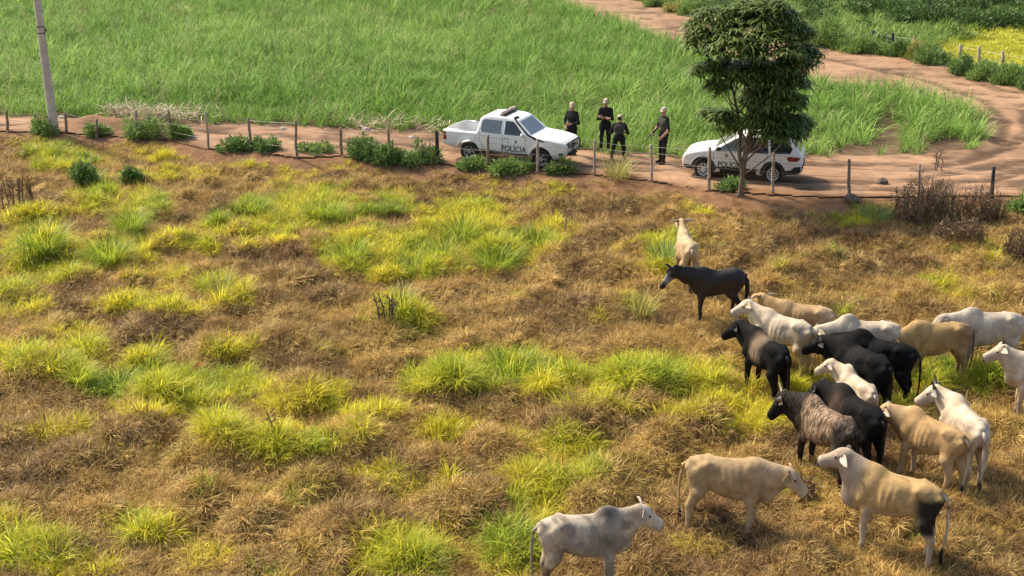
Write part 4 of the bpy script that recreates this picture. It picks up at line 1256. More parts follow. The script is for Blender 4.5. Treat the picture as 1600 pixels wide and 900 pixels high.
class Car:
    def __init__(s, root, f):
        s.root, s.f = root, f
    def side(s, name, poly, m, side, off=.006, VF=None, th=.012, parent=None):
        V, F = VF if VF is not None else poly_patch(poly)
        P = np.stack([V[:, 0], np.full(len(V), 1.3 * side), V[:, 1]], -1)
        Q, hit = drape(P, (0, -side, 0), s.f)
        if not hit.all(): Q[~hit, 1] = np.median(Q[hit, 1])
        Q[:, 1] += side * off
        return s._shell(name, Q, F, m, (0, -side * th, 0), parent)
    def ends(s, name, poly, m, sgn, off=.006, th=.012, cuts=3, parent=None):
        """polygon in (y, z) slid along x"""
        V, F = poly_patch(poly, cuts)
        P = np.stack([np.full(len(V), 3.2 * sgn), V[:, 0], V[:, 1]], -1)
        Q, hit = drape(P, (-sgn, 0, 0), s.f, 420)
        Q[:, 0] += sgn * off
        Q[:, 2] += off * .5
        return s._shell(name, Q, F, m, (-sgn * th, 0, -th * .3), parent)
    def top(s, name, poly, m, off=.006, th=.012):
        V, F = poly_patch(poly)
        P = np.stack([V[:, 0], V[:, 1], np.full(len(V), 2.2)], -1)
        Q, hit = drape(P, (0, 0, -1), s.f)
        Q[:, 2] += off
        return s._shell(name, Q, F, m, (0, 0, -th))
    def _shell(s, name, Q, F, m, dv, parent=None):
        n = len(Q)
        cnt = {}
        for fc in F:
            for i in range(len(fc)):
                a, b = fc[i], fc[(i + 1) % len(fc)]
                cnt.setdefault((min(a, b), max(a, b)), []).append((a, b))
        FF = [tuple(q) for q in F]
        for e, l in cnt.items():
            if len(l) == 1:
                a, b = l[0]
                FF.append((b, a, a + n, b + n))
        V = np.vstack([Q, Q + np.array(dv)])
        return link(name, mesh_np(name, V, FF, None, [m], False), parent or s.root)
    def seam(s, pts, side, wd=.012):
        V, F = [], []
        pts = np.array(pts, float)
        fine_ = [pts[0]]
        for a, b in zip(pts[:-1], pts[1:]):
            n = max(1, int(np.linalg.norm(b - a) / .06))
            fine_ += [a + (b - a) * (k + 1) / n for k in range(n)]
        fine_ = np.array(fine_)
        for i, p in enumerate(fine_):
            d = fine_[min(i + 1, len(fine_) - 1)] - fine_[max(i - 1, 0)]
            nrm = np.array([-d[1], d[0]]) / (np.linalg.norm(d) + 1e-9) * wd / 2
            V += [(*(p - nrm), 0), (*(p + nrm), 0)]
        for i in range(len(fine_) - 1):
            F.append((2 * i, 2 * i + 1, 2 * i + 3, 2 * i + 2))
        return s.side('door_seam', None, M_SEAM, side, .003, (np.array(V), F), .006)
    def wheel(s, x, side, r, wd, y, rim_m, spokes, rr):
        wob = link('wheel', None, s.root)
        wob.location = (x, y * side, r)
        hw = wd / 2
        MB().lathe([(rr, -hw * .85), (r * .90, -hw), (r * .985, -hw * .75), (r, -hw * .3), (r, hw * .3), (r * .985, hw * .75), (r * .90, hw), (rr, hw * .85)], 'y', n=28).build('tyre', M_RUBBER, wob, True)
        rb = MB().lathe([(rr * .90, -hw * .7), (rr * 1.01, -hw * .85), (rr * 1.01, hw * .88), (rr * .90, hw * .80), (rr * .84, hw * .25), (rr * .84, -hw * .5)], 'y', n=28)
        o = side
        rb.lathe([(.001, o * hw * .45), (rr * .26, o * hw * .45), (rr * .26, o * hw * .72), (.001, o * hw * .74)], 'y', n=12)
        for k in range(spokes):
            a = 2 * PI * k / spokes
            u = np.array([math.cos(a), 0, math.sin(a)])
            rb.tube([u * rr * .18 + (0, o * hw * .62, 0), u * rr * .90 + (0, o * hw * .66, 0)], [rr * .115, rr * .085], 6, squash=.8)
        rb.build('rim', rim_m, wob, False)
        MB().lathe([(.001, -.02), (rr * .83, -.02), (rr * .83, .02), (.001, .02)], 'y', c=(0, o * hw * .1, 0), n=20).build('brake_disc', M_BLACKP, wob)

def place_car(name, label, px, py, head, sc):
    g = on_ground(px, py)
    r = empty(name, (g[0], g[1], float(base_h(g[0], g[1])) + .02), R(head), sc)
    return tagged(r, label, 'police car' if 'wagon' in label else 'pickup')

# ---- the pickup
def build_pickup(px, py, head, sc):
    root = place_car('pickup_truck', 'white double cab police pickup with black snorkel and light bar, beside the fence', px, py, head, sc)
    out = [(2.42, .40), (2.60, .50), (2.66, .62), (2.66, .86), (2.60, 1.00), (2.46, 1.07), (1.95, 1.145), (1.20, 1.21), (.62, 1.71), (.46, 1.77), (.05, 1.80), (-.55, 1.805), (-.86, 1.765), (-.99, 1.66),
           (-1.10, 1.16), (-2.50, 1.145), (-2.585, 1.12), (-2.60, .70), (-2.55, .58), (-2.30, .50), (-1.0, .44), (1.0, .42)]
    sd = poly_sd(out)
    XF, XR, WR = 1.66, -1.43, .385
    def W(x, z):
        w_ = .915 + 0 * x
        w_ = w_ - .19 * smooth(1.12, 1.86, z)
        w_ = w_ - .015 * np.abs(z - .85) / .35 - .05 * smooth(.62, .40, z)
        w_ = w_ - .17 * np.clip((x - 1.75) / .95, 0, 1) ** 2 - .05 * np.clip((-x - 2.2) / .4, 0, 1) ** 2
        # arch flares
        for xw in (XF, XR):
            rr = np.sqrt((x - xw) ** 2 + (z - WR) ** 2)
            w_ = w_ + .03 * np.exp(-((rr - .50) / .06) ** 2) * (z > .3)
        return w_
    def f(x, y, z):
        d = smax(sd(x, z), np.abs(y) - W(x, z), .09)
        for xw in (XF, XR):
            c = np.sqrt((x - xw) ** 2 + (z - WR) ** 2) - .47
            c = np.maximum(c, .52 - np.abs(y))
            d = np.maximum(d, -c)
        b = np.maximum(np.maximum(np.abs(x + 1.83) - .67, np.abs(y) - .77), .66 - z)
        return np.maximum(d, -b)
    V, Q = surface_net(f, (-2.75, -1.05, .3), (2.8, 1.05, 1.9), .032, 3)
    link('body', mesh_np('body', V, Q, None, [M_PAINT], True), root)
    c = Car(root, f)
    rw = [(-.02, 1.19), (-.02, 1.66), (-.75, 1.665), (-.88, 1.60), (-.90, 1.30), (-.84, 1.20)]
    fw = [(.98, 1.19), (.56, 1.585), (.42, 1.665), (.12, 1.67), (.12, 1.19)]
    for s in (-1, 1):
        c.side('rear_side_window', rw[::-1], M_SCREEN, s)
        c.side('front_side_window', fw[::-1], M_GLASS, s)
        c.seam([(1.02, .50), (1.02, 1.16)], s); c.seam([(.05, .48), (.05, 1.66)], s)
        c.seam([(-.95, 1.2), (-.98, .95), (-.78, .60), (-.74, .48)], s); c.seam([(-.74, .50), (1.02, .52)], s)
        c.seam([(-1.12, 1.12), (-1.14, .6)], s)
        for hx in (.22, -.78):
            q = MB().box((hx, 0, 1.06), (.17, .03, .035))
            y = drape([(hx, 1.3 * s, 1.06)], (0, -s, 0), f)[0][0, 1]
            o = q.build('door_handle', M_CHROME, root); o.location = (0, y + .012 * s, 0)
        mir = MB().ball((.93, 0, 1.24), (.07, .11, .09), 10, 6); y = drape([(.93, 1.3 * s, 1.2)], (0, -s, 0), f)[0][0, 1]
        o = mir.build('mirror', M_PAINT, root, True); o.location = (0, y + .12 * s, 0)
        MB().tube([(.93, y - .02 * s, 1.2), (.93, y + .10 * s, 1.22)], .02, 6).build('mirror_arm', M_BLACKP, root)
        # lamps
        c.side('headlight', [(2.10, 1.075), (2.10, 1.02), (2.30, .90), (2.52, .88), (2.56, .98), (2.40, 1.045)][::-1], M_LAMP, s, .008)
        c.side('tail_light', [(-2.42, 1.08), (-2.40, .80), (-2.46, .74), (-2.56, .74), (-2.565, 1.09)], M_TAIL, s, .008)
        c.side('fog_lamp', [(2.38, .66), (2.40, .56), (2.50, .54), (2.56, .60), (2.54, .68)], M_BLACKP, s, .006)
        c.side('sill', [(-.90, .53), (-.88, .46), (1.12, .45), (1.14, .52)], M_BLACKP, s, .006)
        for xw in (XF, XR):
            arc = [(xw + .505 * math.cos(t), WR + .505 * math.sin(t)) for t in np.linspace(.02, PI - .02, 17)] + [(xw + .465 * math.cos(t), WR + .465 * math.sin(t)) for t in np.linspace(PI - .02, .02, 17)]
        for x_, k in ((XF, 1), (XR, 0)):
            c.wheel(x_, s, WR, .26, .76, M_STEEL, 6, .23)
    c.ends('windscreen', [(-.66, 1.235), (.66, 1.235), (.585, 1.665), (-.585, 1.665)], M_SCREEN, 1, .008)
    c.ends('rear_window', [(-.56, 1.28), (.56, 1.28), (.50, 1.64), (-.50, 1.64)], M_GLASS, -1, .008)
    c.ends('grille', [(-.50, .80), (.50, .80), (.56, .99), (-.56, .99)], M_BLACKP, 1, .010)
    for z in (.84, .895, .95):
        c.ends('grille_bar', [(-.47, z - .010), (.47, z - .010), (.48, z + .010), (-.48, z + .010)], M_CHROME, 1, .022, cuts=2)
    c.ends('lower_intake', [(-.55, .53), (.55, .53), (.58, .66), (-.58, .66)], M_BLACKP, 1, .010)
    c.ends('number_plate', [(-.20, .66), (.20, .66), (.20, .78), (-.20, .78)], solid_mat((.6, .6, .58), 'plate'), 1, .02)
    c.ends('tailgate_panel', [(-.62, .72), (.62, .72), (.62, 1.06), (-.62, 1.06)], M_PAINT, -1, .012)
    c.ends('rear_bumper', [(-.78, .52), (.78, .52), (.80, .66), (-.80, .66)], M_CHROME, -1, .05, th=.06)
    # bull bar in front of the grille
    bb = MB()
    for y in (-.36, .36):
        bb.tube([(2.66, y, .50), (2.78, y, .62), (2.80, y, .95), (2.74, y, 1.06)], .032, 8)
    bb.tube([(2.74, -.36, 1.06), (2.76, 0, 1.08), (2.74, .36, 1.06)], .03, 8)
    bb.tube([(2.80, -.62, .70), (2.82, 0, .74), (2.80, .62, .70)], .03, 8)
    bb.tube([(2.66, -.36, .52), (2.66, .36, .52)], .03, 8)
    bb.build('bull_bar', M_BLACKP, root, True)
    # snorkel up the right hand windscreen pillar
    sn = MB().tube([(1.80, -.88, 1.06), (1.50, -.90, 1.12), (1.12, -.86, 1.24), (.80, -.83, 1.52), (.60, -.785, 1.70), (.56, -.78, 1.80)], [.035, .048, .038, .032, .032, .038], 8)
    sn.tube([(.50, -.78, 1.80), (.62, -.78, 1.86), (.70, -.78, 1.85)], [.045, .055, .045], 8)
    sn.build('snorkel', M_BLACKP, root, True)
    # light bar on the roof
    lb = link('light_bar', MB().box((-.10, 0, 1.835), (.26, 1.16, .03)).mesh('light_bar', M_BLACKP), root)
    MB().tube([(-.10, -.60, 1.90), (-.10, -.16, 1.905)], .072, 10).build('beacon', M_BEACON, lb, True)
    MB().tube([(-.10, .16, 1.905), (-.10, .60, 1.90)], .072, 10).build('beacon', M_BEACON, lb, True)
    MB().tube([(-.10, -.16, 1.90), (-.10, .16, 1.90)], .058, 10).build('beacon', M_BEACON2, lb, True)
    MB().tube([(-.45, .25, 1.80), (-.50, .25, 2.25)], [.008, .004], 5).build('antenna', M_BLACKP, root)
    # bed rails
    for y in (-.80, .80):
        MB().tube([(-2.45, y, 1.165), (-1.25, y, 1.175)], .022, 6).build('bed_rail', M_CHROME if y > 0 else M_PAINT, root, True)
    # the writing on the doors
    for s in (-1, 1):
        V2, F2 = text_patch('POLÍCIA', .31, .004)
        V2 = V2.copy(); V2[:, 0] = V2[:, 0] * .92 * (1 if s < 0 else -1) + .52; V2[:, 1] += .575
        if s > 0: F2 = [q[::-1] for q in F2]
        c.side('lettering', None, M_PRINT, s, .006, (V2, F2), .003)
        crest(c, s, .62, .95, .075); star(c, s, .30, .935, .04)
        for k in range(5):
            x0 = -.55 + k * .15
            c.side('grey_mark', [(x0, .98), (x0 + .09, .98), (x0 + .07, 1.015), (x0 + .02, 1.015)], M_PRINTG, s, .004, th=.002)
    return root

def crest(c, s, x, z, r):
    sh = [(x + r * .8 * math.cos(t), z + r * .9 * math.sin(t) + r * .1) for t in np.linspace(0, PI, 9)] + [(x - r * .6, z - r * .6), (x, z - r), (x + r * .6, z - r * .6)]
    o = c.side('crest', sh, M_PRINTG, s, .004, th=.002)
    ins = [(x + r * .5 * math.cos(t), z + r * .55 * math.sin(t)) for t in np.linspace(0, 2 * PI, 11)[:-1]]
    c.side('crest_centre', ins, M_PRINTGR, s, .008, th=.002, parent=o)
def star(c, s, x, z, r):
    pts = [(x + (r if k % 2 == 0 else r * .42) * math.sin(k * PI / 5), z + (r if k % 2 == 0 else r * .42) * math.cos(k * PI / 5)) for k in range(10)]
    c.side('star_mark', pts, M_PRINTGR, s, .004, th=.002)

# ---- the station wagon
def build_wagon(px, py, head, sc):
    root = place_car('station_wagon', 'white police station wagon with black cladding parked behind the tree', px, py, head, sc)
    out = [(1.98, .26), (2.10, .34), (2.13, .52), (2.12, .66), (2.04, .775), (1.80, .87), (1.45, .94), (1.02, 1.00), (.30, 1.40), (.10, 1.475), (-.20, 1.515), (-.80, 1.53), (-1.45, 1.505), (-1.72, 1.455),
           (-1.86, 1.32), (-2.03, 1.02), (-2.10, .93), (-2.12, .55), (-2.10, .40), (-1.95, .30), (-1.0, .24), (1.0, .24)]
    sd = poly_sd(out)
    XF, XR, WR = 1.33, -1.13, .315
    def W(x, z):
        w_ = .815 + 0 * x
        w_ = w_ - .23 * smooth(.93, 1.55, z)
        w_ = w_ - .04 * smooth(.5, .25, z)
        w_ = w_ - .16 * np.clip((x - 1.35) / .8, 0, 1) ** 2 - .10 * np.clip((-x - 1.5) / .6, 0, 1) ** 2
        for xw in (XF, XR):
            rr = np.sqrt((x - xw) ** 2 + (z - WR) ** 2)
            w_ = w_ + .025 * np.exp(-((rr - .42) / .06) ** 2) * (z > .25)
        return w_
    def f(x, y, z):
        d = smax(sd(x, z), np.abs(y) - W(x, z), .09)
        for xw in (XF, XR):
            q = np.sqrt((x - xw) ** 2 + (z - WR) ** 2) - .385
            q = np.maximum(q, .46 - np.abs(y))
            d = np.maximum(d, -q)
        return d
    V, Q = surface_net(f, (-2.3, -.95, .15), (2.3, .95, 1.65), .028, 3)
    link('body', mesh_np('body', V, Q, None, [M_PAINT], True), root)
    c = Car(root, f)
    fw = [(.93, .99), (.30, 1.335), (.05, 1.425), (-.10, 1.43), (-.10, .985)]
    rw = [(-.18, .985), (-.18, 1.435), (-.86, 1.44), (-.93, .985)]
    qw = [(-1.01, .99), (-.97, 1.435), (-1.50, 1.40), (-1.76, 1.18), (-1.68, 1.02)]
    for s in (-1, 1):
        c.side('front_side_window', fw[::-1], M_SCREEN, s); c.side('rear_side_window', rw, M_GLASS, s); c.side('quarter_window', qw, M_GLASS, s)
        c.seam([(.98, .42), (.98, .97)], s); c.seam([(-.14, .40), (-.14, 1.43)], s); c.seam([(-.97, 1.40), (-.93, .98), (-.78, .60)], s)
        for hx in (.03, -.80):
            y = drape([(hx, 1.2 * s, .90)], (0, -s, 0), f)[0][0, 1]
            o = MB().box((hx, 0, .90), (.15, .03, .03)).build('door_handle', M_PAINT, root); o.location = (0, y + .012 * s, 0)
        y = drape([(.80, 1.2 * s, 1.0)], (0, -s, 0), f)[0][0, 1]
        mo = MB().ball((.82, 0, 1.05), (.09, .10, .075), 10, 6).build('mirror', M_BLACKP, root, True); mo.location = (0, y + .10 * s, 0)
        c.side('headlight', [(1.62, .83), (1.66, .70), (1.90, .62), (2.02, .64), (2.02, .73), (1.85, .80)][::-1], M_LAMP, s, .008)
        c.side('tail_light', [(-1.62, .93), (-1.58, .86), (-1.66, .78), (-1.92, .78), (-2.02, .84), (-2.02, .92)], M_TAIL, s, .008)
        c.side('sill_cladding', [(-.76, .45), (-.76, .25), (.95, .25), (.95, .45)], M_BLACKP, s, .012)
        c.side('rear_cladding', [(-1.50, .46), (-1.54, .33), (-1.96, .36), (-2.08, .44), (-2.08, .62), (-1.86, .60), (-1.75, .50)], M_BLACKP, s, .014)
        c.side('front_cladding', [(1.70, .30), (1.95, .30), (2.05, .36), (2.06, .44), (1.74, .44)], M_BLACKP, s, .012)
        for xw in (XF, XR):
            o_, i_ = .455, .388
            arc = [(xw + o_ * math.cos(t), WR + o_ * math.sin(t)) for t in np.linspace(-.02, PI + .02, 19)] + [(xw + i_ * math.cos(t), WR + i_ * math.sin(t)) for t in np.linspace(PI + .02, -.02, 19)]
            V2 = np.array([(p[0], p[1], 0) for p in arc]); F2 = [(k, k + 1, 36 - k, 37 - k) for k in range(18)]
            c.side('arch_flare', None, M_BLACKP, s, .02, (V2, F2), .03)
            c.wheel(xw, s, WR, .20, .70, M_ALLOY, 10, .205)
        MB().tube([(.05, .58 * s, 1.50), (-.02, .58 * s, 1.555), (-1.40, .56 * s, 1.56), (-1.50, .56 * s, 1.505)], .018, 8).build('roof_rail', M_ALLOY, root, True)
        V2, F2 = text_patch('POLÍCIA', .25, .004)
        V2 = V2.copy(); V2[:, 0] = V2[:, 0] * .90 * (1 if s < 0 else -1) + .40; V2[:, 1] += .455
        if s > 0: F2 = [q[::-1] for q in F2]
        c.side('lettering', None, M_PRINT, s, .006, (V2, F2), .003)
        crest(c, s, .52, .83, .075); star(c, s, .24, .80, .035)
        for k in range(7):
            x0 = -1.05 - k * .10 + .2
            c.side('grey_mark', [(x0, .80), (x0 + .06, .80), (x0 + .05, .825), (x0 + .01, .825)], M_PRINTG, s, .004, th=.002)
    c.ends('windscreen', [(-.60, 1.03), (.60, 1.03), (.50, 1.43), (-.50, 1.43)], M_SCREEN, 1, .008)
    c.ends('rear_window', [(-.56, 1.06), (.56, 1.06), (.47, 1.40), (-.47, 1.40)], M_SCREEN, -1, .008)
    c.ends('rear_bumper', [(-.66, .38), (.66, .38), (.68, .62), (-.68, .62)], M_BLACKP, -1, .02, th=.03)
    c.ends('number_plate', [(-.20, .70), (.20, .70), (.20, .82), (-.20, .82)], solid_mat((.55, .55, .53), 'plate'), -1, .012)
    c.ends('grille', [(-.44, .46), (.44, .46), (.46, .60), (-.46, .60)], M_BLACKP, 1, .010)
    lb = link('light_bar', MB().box((-.25, 0, 1.56), (.22, .96, .03)).mesh('light_bar', M_BLACKP), root)
    MB().tube([(-.25, -.50, 1.60), (-.25, .50, 1.60)], .052, 10).build('beacon', M_BEACON2, lb, True)
    return root
PICK = build_pickup(798, 251, -24, (.895, .895, .94))
WAG = build_wagon(1160, 276, 163, (.94, .94, 1.04))
# ------------------------------------------------------------------ people
M_CLOTH = mat('clothing', attr='tint', rough=0.85, spec=0.15, noise=0.25, nscale=14)
SKIN = np.array([.40, .23, .15])
def hand_parts(w, d, palm_n, L=.185):
    """a curled hand from wrist w along d: palm, four unequal bent fingers and a thumb, as chains"""
    d = np.asarray(d, float); d /= np.linalg.norm(d)
    n = np.asarray(palm_n, float); n = n - d * (n @ d); n /= np.linalg.norm(n)
    s = np.cross(d, n)
    ch = []
    pl = L * .5
    ch.append(([w, w + d * pl], [.030, .038], s))
    for i, (o, l) in enumerate(zip((-.030, -.010, .011, .030), (.82, 1.0, .95, .72))):
        a = w + d * pl * .95 + s * o
        l = l * L * .52
        b = a + (d * .85 + n * .35) * l * .45
        c = b + (d * .45 + n * .85) * l * .32
        e = c + (-d * .05 + n * .95) * l * .25
        ch.append(([a, b, c, e], [.0105, .010, .009, .008], None))
    a = w + d * pl * .35 - s * .034
    b = a + (d * .7 - s * .7 + n * .35) * .042
    c = b + (d * .8 - s * .1 + n * .6) * .034
    ch.append(([a, b, c], [.013, .012, .009], None))
    return ch

def person(label, px, py, head, zs, pose, look=0.0, lean=0.0, sleeves='long', vest=None, cap=True, group='officers in dark uniform by the cane'):
    g = on_ground(px, py)
    root = empty('person', (g[0], g[1], float(base_h(g[0], g[1])) + .01), R(head), (1.02, 1.02, zs))
    tagged(root, label, 'person', group)
    hip = np.array([0, 0, .93]); 
    ln = R(lean)
    up = np.array([math.sin(ln), 0, math.cos(ln)])
    chest = hip + up * .33; sh = hip + up * .50; nk = hip + up * .545; hc = hip + up * .70 + (.02, 0, 0)
    J = pose
    legs, arms = [], []
    for s, (fx, fy, kx) in zip((1, -1), J['feet']):
        h = hip + (0, .095 * s, -.03); f = np.array([fx, fy, .075]); k = (h + f) / 2 + (kx, .015 * s, .02)
        legs.append((h, k, f))
    for s, (el, wr) in zip((1, -1), J['arms']):
        arms.append((sh + (0, .185 * s, -.02), np.array(el, float), np.array(wr, float)))
    lk = R(look)
    lf = np.array([math.cos(lk), math.sin(lk), -.12]); lf /= np.linalg.norm(lf)
    ls = np.array([-lf[1], lf[0], 0]); ls /= np.linalg.norm(ls); lu = np.cross(lf, ls)
    def fbody(x, y, z):
        d = sd_cone(x, y, z, hip + (0, .05, 0), hip - (0, .05, 0), .135, .135, .85, (1, 0, 0))
        d = smin(d, sd_cone(x, y, z, hip + up * .05, chest, .145, .165, .72, (1, 0, 0)), .07)
        d = smin(d, sd_cone(x, y, z, chest + (0, .075, .03), chest + (0, -.075, .03), .125, .125, .9, (1, 0, 0)), .07)
        d = smin(d, sd_cone(x, y, z, sh + (0, .15, -.02), sh + (0, -.15, -.02), .075, .075), .06)
        d = smin(d, sd_cone(x, y, z, sh, nk + up * .05, .06, .055), .05)
        for h, k, f in legs:
            e = smin(sd_cone(x, y, z, h, k, .105, .072), sd_cone(x, y, z, k, f + (0, 0, .02), .070, .056), .04)
            toe = f + np.array([.15, .02 * np.sign(f[1]), -.035])
            e = smin(e, sd_cone(x, y, z, f + (-.03, 0, -.02), toe, .058, .042), .03)
            d = smin(d, e, .05)
        for a, b, c in arms:
            e = smin(sd_cone(x, y, z, a, b, .062, .050), sd_cone(x, y, z, b, c, .048, .033), .03)
            d = smin(d, e, .035)
        hx, hy, hz = x - hc[0], y - hc[1], z - hc[2]
        u, v, q = hx * lf[0] + hy * lf[1] + hz * lf[2], hx * ls[0] + hy * ls[1], hx * lu[0] + hy * lu[1] + hz * lu[2]
        e = np.sqrt((u / .098) ** 2 + (v / .078) ** 2 + ((q - .02) / .115) ** 2) * .085 - .085
        e = smin(e, np.sqrt(((u - .03) / .065) ** 2 + (v / .058) ** 2 + ((q + .07) / .06) ** 2) * .06 - .06, .04)     # jaw
        e = smin(e, np.sqrt((u - .10) ** 2 + v ** 2 + (q + .012) ** 2) - .016, .02)                                      # nose
        for s in (-1, 1):
            e = smin(e, np.sqrt(((u + .0) / .7) ** 2 + ((v - .08 * s) / .5) ** 2 + ((q + .0) / 1.2) ** 2) - .026, .012)     # ears
            e = np.maximum(e, -(np.sqrt((u - .098) ** 2 + (v - .032 * s) ** 2 + (q - .022) ** 2) - .014))
        e = np.maximum(e, -(np.sqrt(((u - .098)) ** 2 + (v / 1.8) ** 2 + ((q + .062) * 2.2) ** 2) - .012))           # mouth line
        return smin(d, e, .03)
    V, Q = surface_net(fbody, (-.55, -.62, -.02), (.70, .62, 1.85), .016)
    x, y, z = V.T
    hx = V - hc
    rel = (V - sh) @ up
    col = np.tile(np.array([.019, .019, .019]), (len(V), 1))
    if vest is not None:
        k = ((rel < .02) & (rel > -.36) & (np.abs(y) < .20) & (np.abs(x - (V @ up * 0)) < .4))
        col[k] = vest
    belt = (np.abs((V - hip) @ up - .06) < .022) & (np.abs(y) < .22)
    col[belt] = (.010, .010, .010)
    boots = z < .22
    col[boots] = (.035, .025, .02)
    for a, b, c in arms:
        t = np.clip(((V - b) @ (c - b)) / ((c - b) @ (c - b)), -.2, 1.2)
        near = np.linalg.norm(V - (b + t[:, None] * (c - b)), axis=1) < .075
        k = near & (t > (.0 if sleeves == 'short' else .88))
        col[k] = SKIN
    hd = (rel > .075) & (np.linalg.norm(hx, axis=1) < .24)
    col[hd] = SKIN
    u, v, q = hx @ lf, hx @ ls, hx @ lu
    hair = hd & ((q > .045) & (u < .07) | (u < -.03) & (q > -.05))
    col[hair] = (.03, .025, .02)
    eyes = hd & (np.hypot(np.abs(v) - .032, q - .022) < .014) & (u > .05)
    col[eyes] = (.05, .04, .035)
    mouth = hd & (np.abs(q + .062) < .008) & (np.abs(v) < .024) & (u > .04)
    col[mouth] = (.20, .09, .07)
    # hands, finer, joined to the same skin
    allV, allQ, allC, n = [V], [Q], [col], len(V)
    for (a, b, c), pn in zip(arms, J['palms']):
        ch = hand_parts(c, c - b, pn)
        def fh(x, y, z):
            d = None
            for pts, rr, side in ch:
                for i in range(len(pts) - 1):
                    e = sd_cone(x, y, z, pts[i], pts[i + 1], rr[i], rr[i + 1], *((1.0, None) if side is None else (1.0, None)))
                    d = e if d is None else smin(d, e, .008 if side is None else .012)
            return d
        P = np.array([p for pts, _, _ in ch for p in pts])
        hv, hq = surface_net(fh, P.min(0) - .05, P.max(0) + .05, .0055)
        allV.append(hv); allQ.append(hq + n); allC.append(np.tile(SKIN, (len(hv), 1))); n += len(hv)
    body = link('body', mesh_np('body', np.vstack(allV), np.vstack(allQ), {'tint': ('FLOAT_COLOR', np.vstack(allC))}, [M_CLOTH], True), root)
    if cap:
        mb = MB()
        prof = []
        Vc, Fc = [], []
        nu, nv = 16, 6
        for j in range(nv + 1):
            b_ = PI / 2 * j / nv
            for i in range(nu):
                a_ = 2 * PI * i / nu
                rr = math.cos(b_) ** .7
                Vc.append(hc + lf * (math.cos(a_) * .112 * rr - .004) + ls * (math.sin(a_) * .092 * rr) + lu * (.055 + .095 * math.sin(b_)))
        for j in range(nv):
            for i in range(nu):
                Fc.append((j * nu + i, j * nu + (i + 1) % nu, (j + 1) * nu + (i + 1) % nu, (j + 1) * nu + i))
        Fc.append(tuple(range(nu - 1, -1, -1)))
        mb.add(Vc, Fc)
        Vb = []
        for k_, dz in ((0, .0), (1, -.012)):
            for i in range(7):
                a_ = -1.0 + 2.0 * i / 6
                Vb.append(hc + lf * (math.cos(a_) * .10) + ls * (math.sin(a_) * .088) + lu * (.062 + dz))
                Vb.append(hc + lf * (math.cos(a_) * .175) + ls * (math.sin(a_) * .098) + lu * (.050 + dz))
        Fb = []
        for i in range(6):
            Fb.append((2 * i, 2 * i + 1, 2 * i + 3, 2 * i + 2)); Fb.append((14 + 2 * i, 14 + 2 * i + 2, 14 + 2 * i + 3, 14 + 2 * i + 1))
            Fb.append((2 * i + 1, 14 + 2 * i + 1, 14 + 2 * i + 3, 2 * i + 3))
        mb.add(Vb, Fb)
        mb.build('cap', M_CAP, root, True)
    hol = MB()                                                   # holster on the belt
    hol.box(hip + np.array([.0, -.20, -.07]), (.09, .05, .19), 0, .9)
    hol.build('holster', solid_mat((.012, .012, .012), 'black_leather'), root)
    return root
M_CAP = mat('beige_cap', (.52, .41, .30), rough=.8, noise=.15, nscale=20)
OLIVE = np.array([.060, .056, .044])
P1 = person('officer in black behind the front of the white pickup, hands held at the waist', 893, 243, 236, 1.10,
            dict(feet=[(.03, .13, .02), (-.03, -.13, .02)], arms=[((.06, .30, 1.12), (.27, .10, 1.10)), ((-.04, -.32, 1.12), (.16, -.17, .98))], palms=[(0, -1, .3), (0, 1, .3)]), look=30)
P2 = person('officer in black facing the camera with arms folded, between the two other standing men', 945, 238, 262, 1.12,
            dict(feet=[(.02, .12, .02), (.0, -.14, .02)], arms=[((.12, .25, 1.13), (.26, -.09, 1.20)), ((.10, -.26, 1.12), (.25, .06, 1.16))], palms=[(-1, 0, .2), (-1, 0, .2)]), look=-12)
P3 = person('officer in a dark vest seen from behind, stooping slightly with feet apart', 966, 252, 82, .93,
            dict(feet=[(.14, .24, .06), (-.10, -.22, .08)], arms=[((.16, .30, 1.06), (.40, .12, 1.10)), ((.16, -.30, 1.06), (.40, -.08, 1.06))], palms=[(0, -1, .3), (0, 1, .3)]), look=-25, lean=10, vest=OLIVE)
P4 = person('officer in short sleeves and dark vest holding a long gun, nearest the white wagon', 1035, 256, 208, 1.14,
            dict(feet=[(.08, .17, .02), (-.02, -.15, .02)], arms=[((.02, .30, 1.10), (.20, .20, .90)), ((.10, -.27, 1.10), (.33, -.16, .98))], palms=[(0, -1, .3), (0, 1, .3)]), look=12, sleeves='short', vest=OLIVE)
# the long gun held across the body, pointing down and ahead: a thing of its own
gun = empty('rifle', P4.matrix_basis @ Vector((.38, -.14, .98)), R(208), 1.0)
tagged(gun, 'dark long gun held by the officer nearest the white wagon', 'rifle')
MG = mat('gun_metal', (.02, .02, .021), rough=.4, metal=.3)
d_ = np.array([.62, -.10, -.60]); d_ /= np.linalg.norm(d_)
MB().tube([-d_ * .10, d_ * .50], .012, 8).build('barrel', MG, gun, True)
MB().tube([-d_ * .18, d_ * .16], [.030, .026], 6).build('receiver', MG, gun)
MB().tube([-d_ * .18, -d_ * .34 + np.array([0, 0, -.03]), -d_ * .46 + np.array([0, 0, -.05])], [.022, .028, .045], 6, squash=.5).build('stock', MG, gun)
MB().tube([-d_ * .02, -d_ * .02 + np.array([-.05, 0, -.14])], [.018, .020], 6, squash=.7).build('magazine', MG, gun)
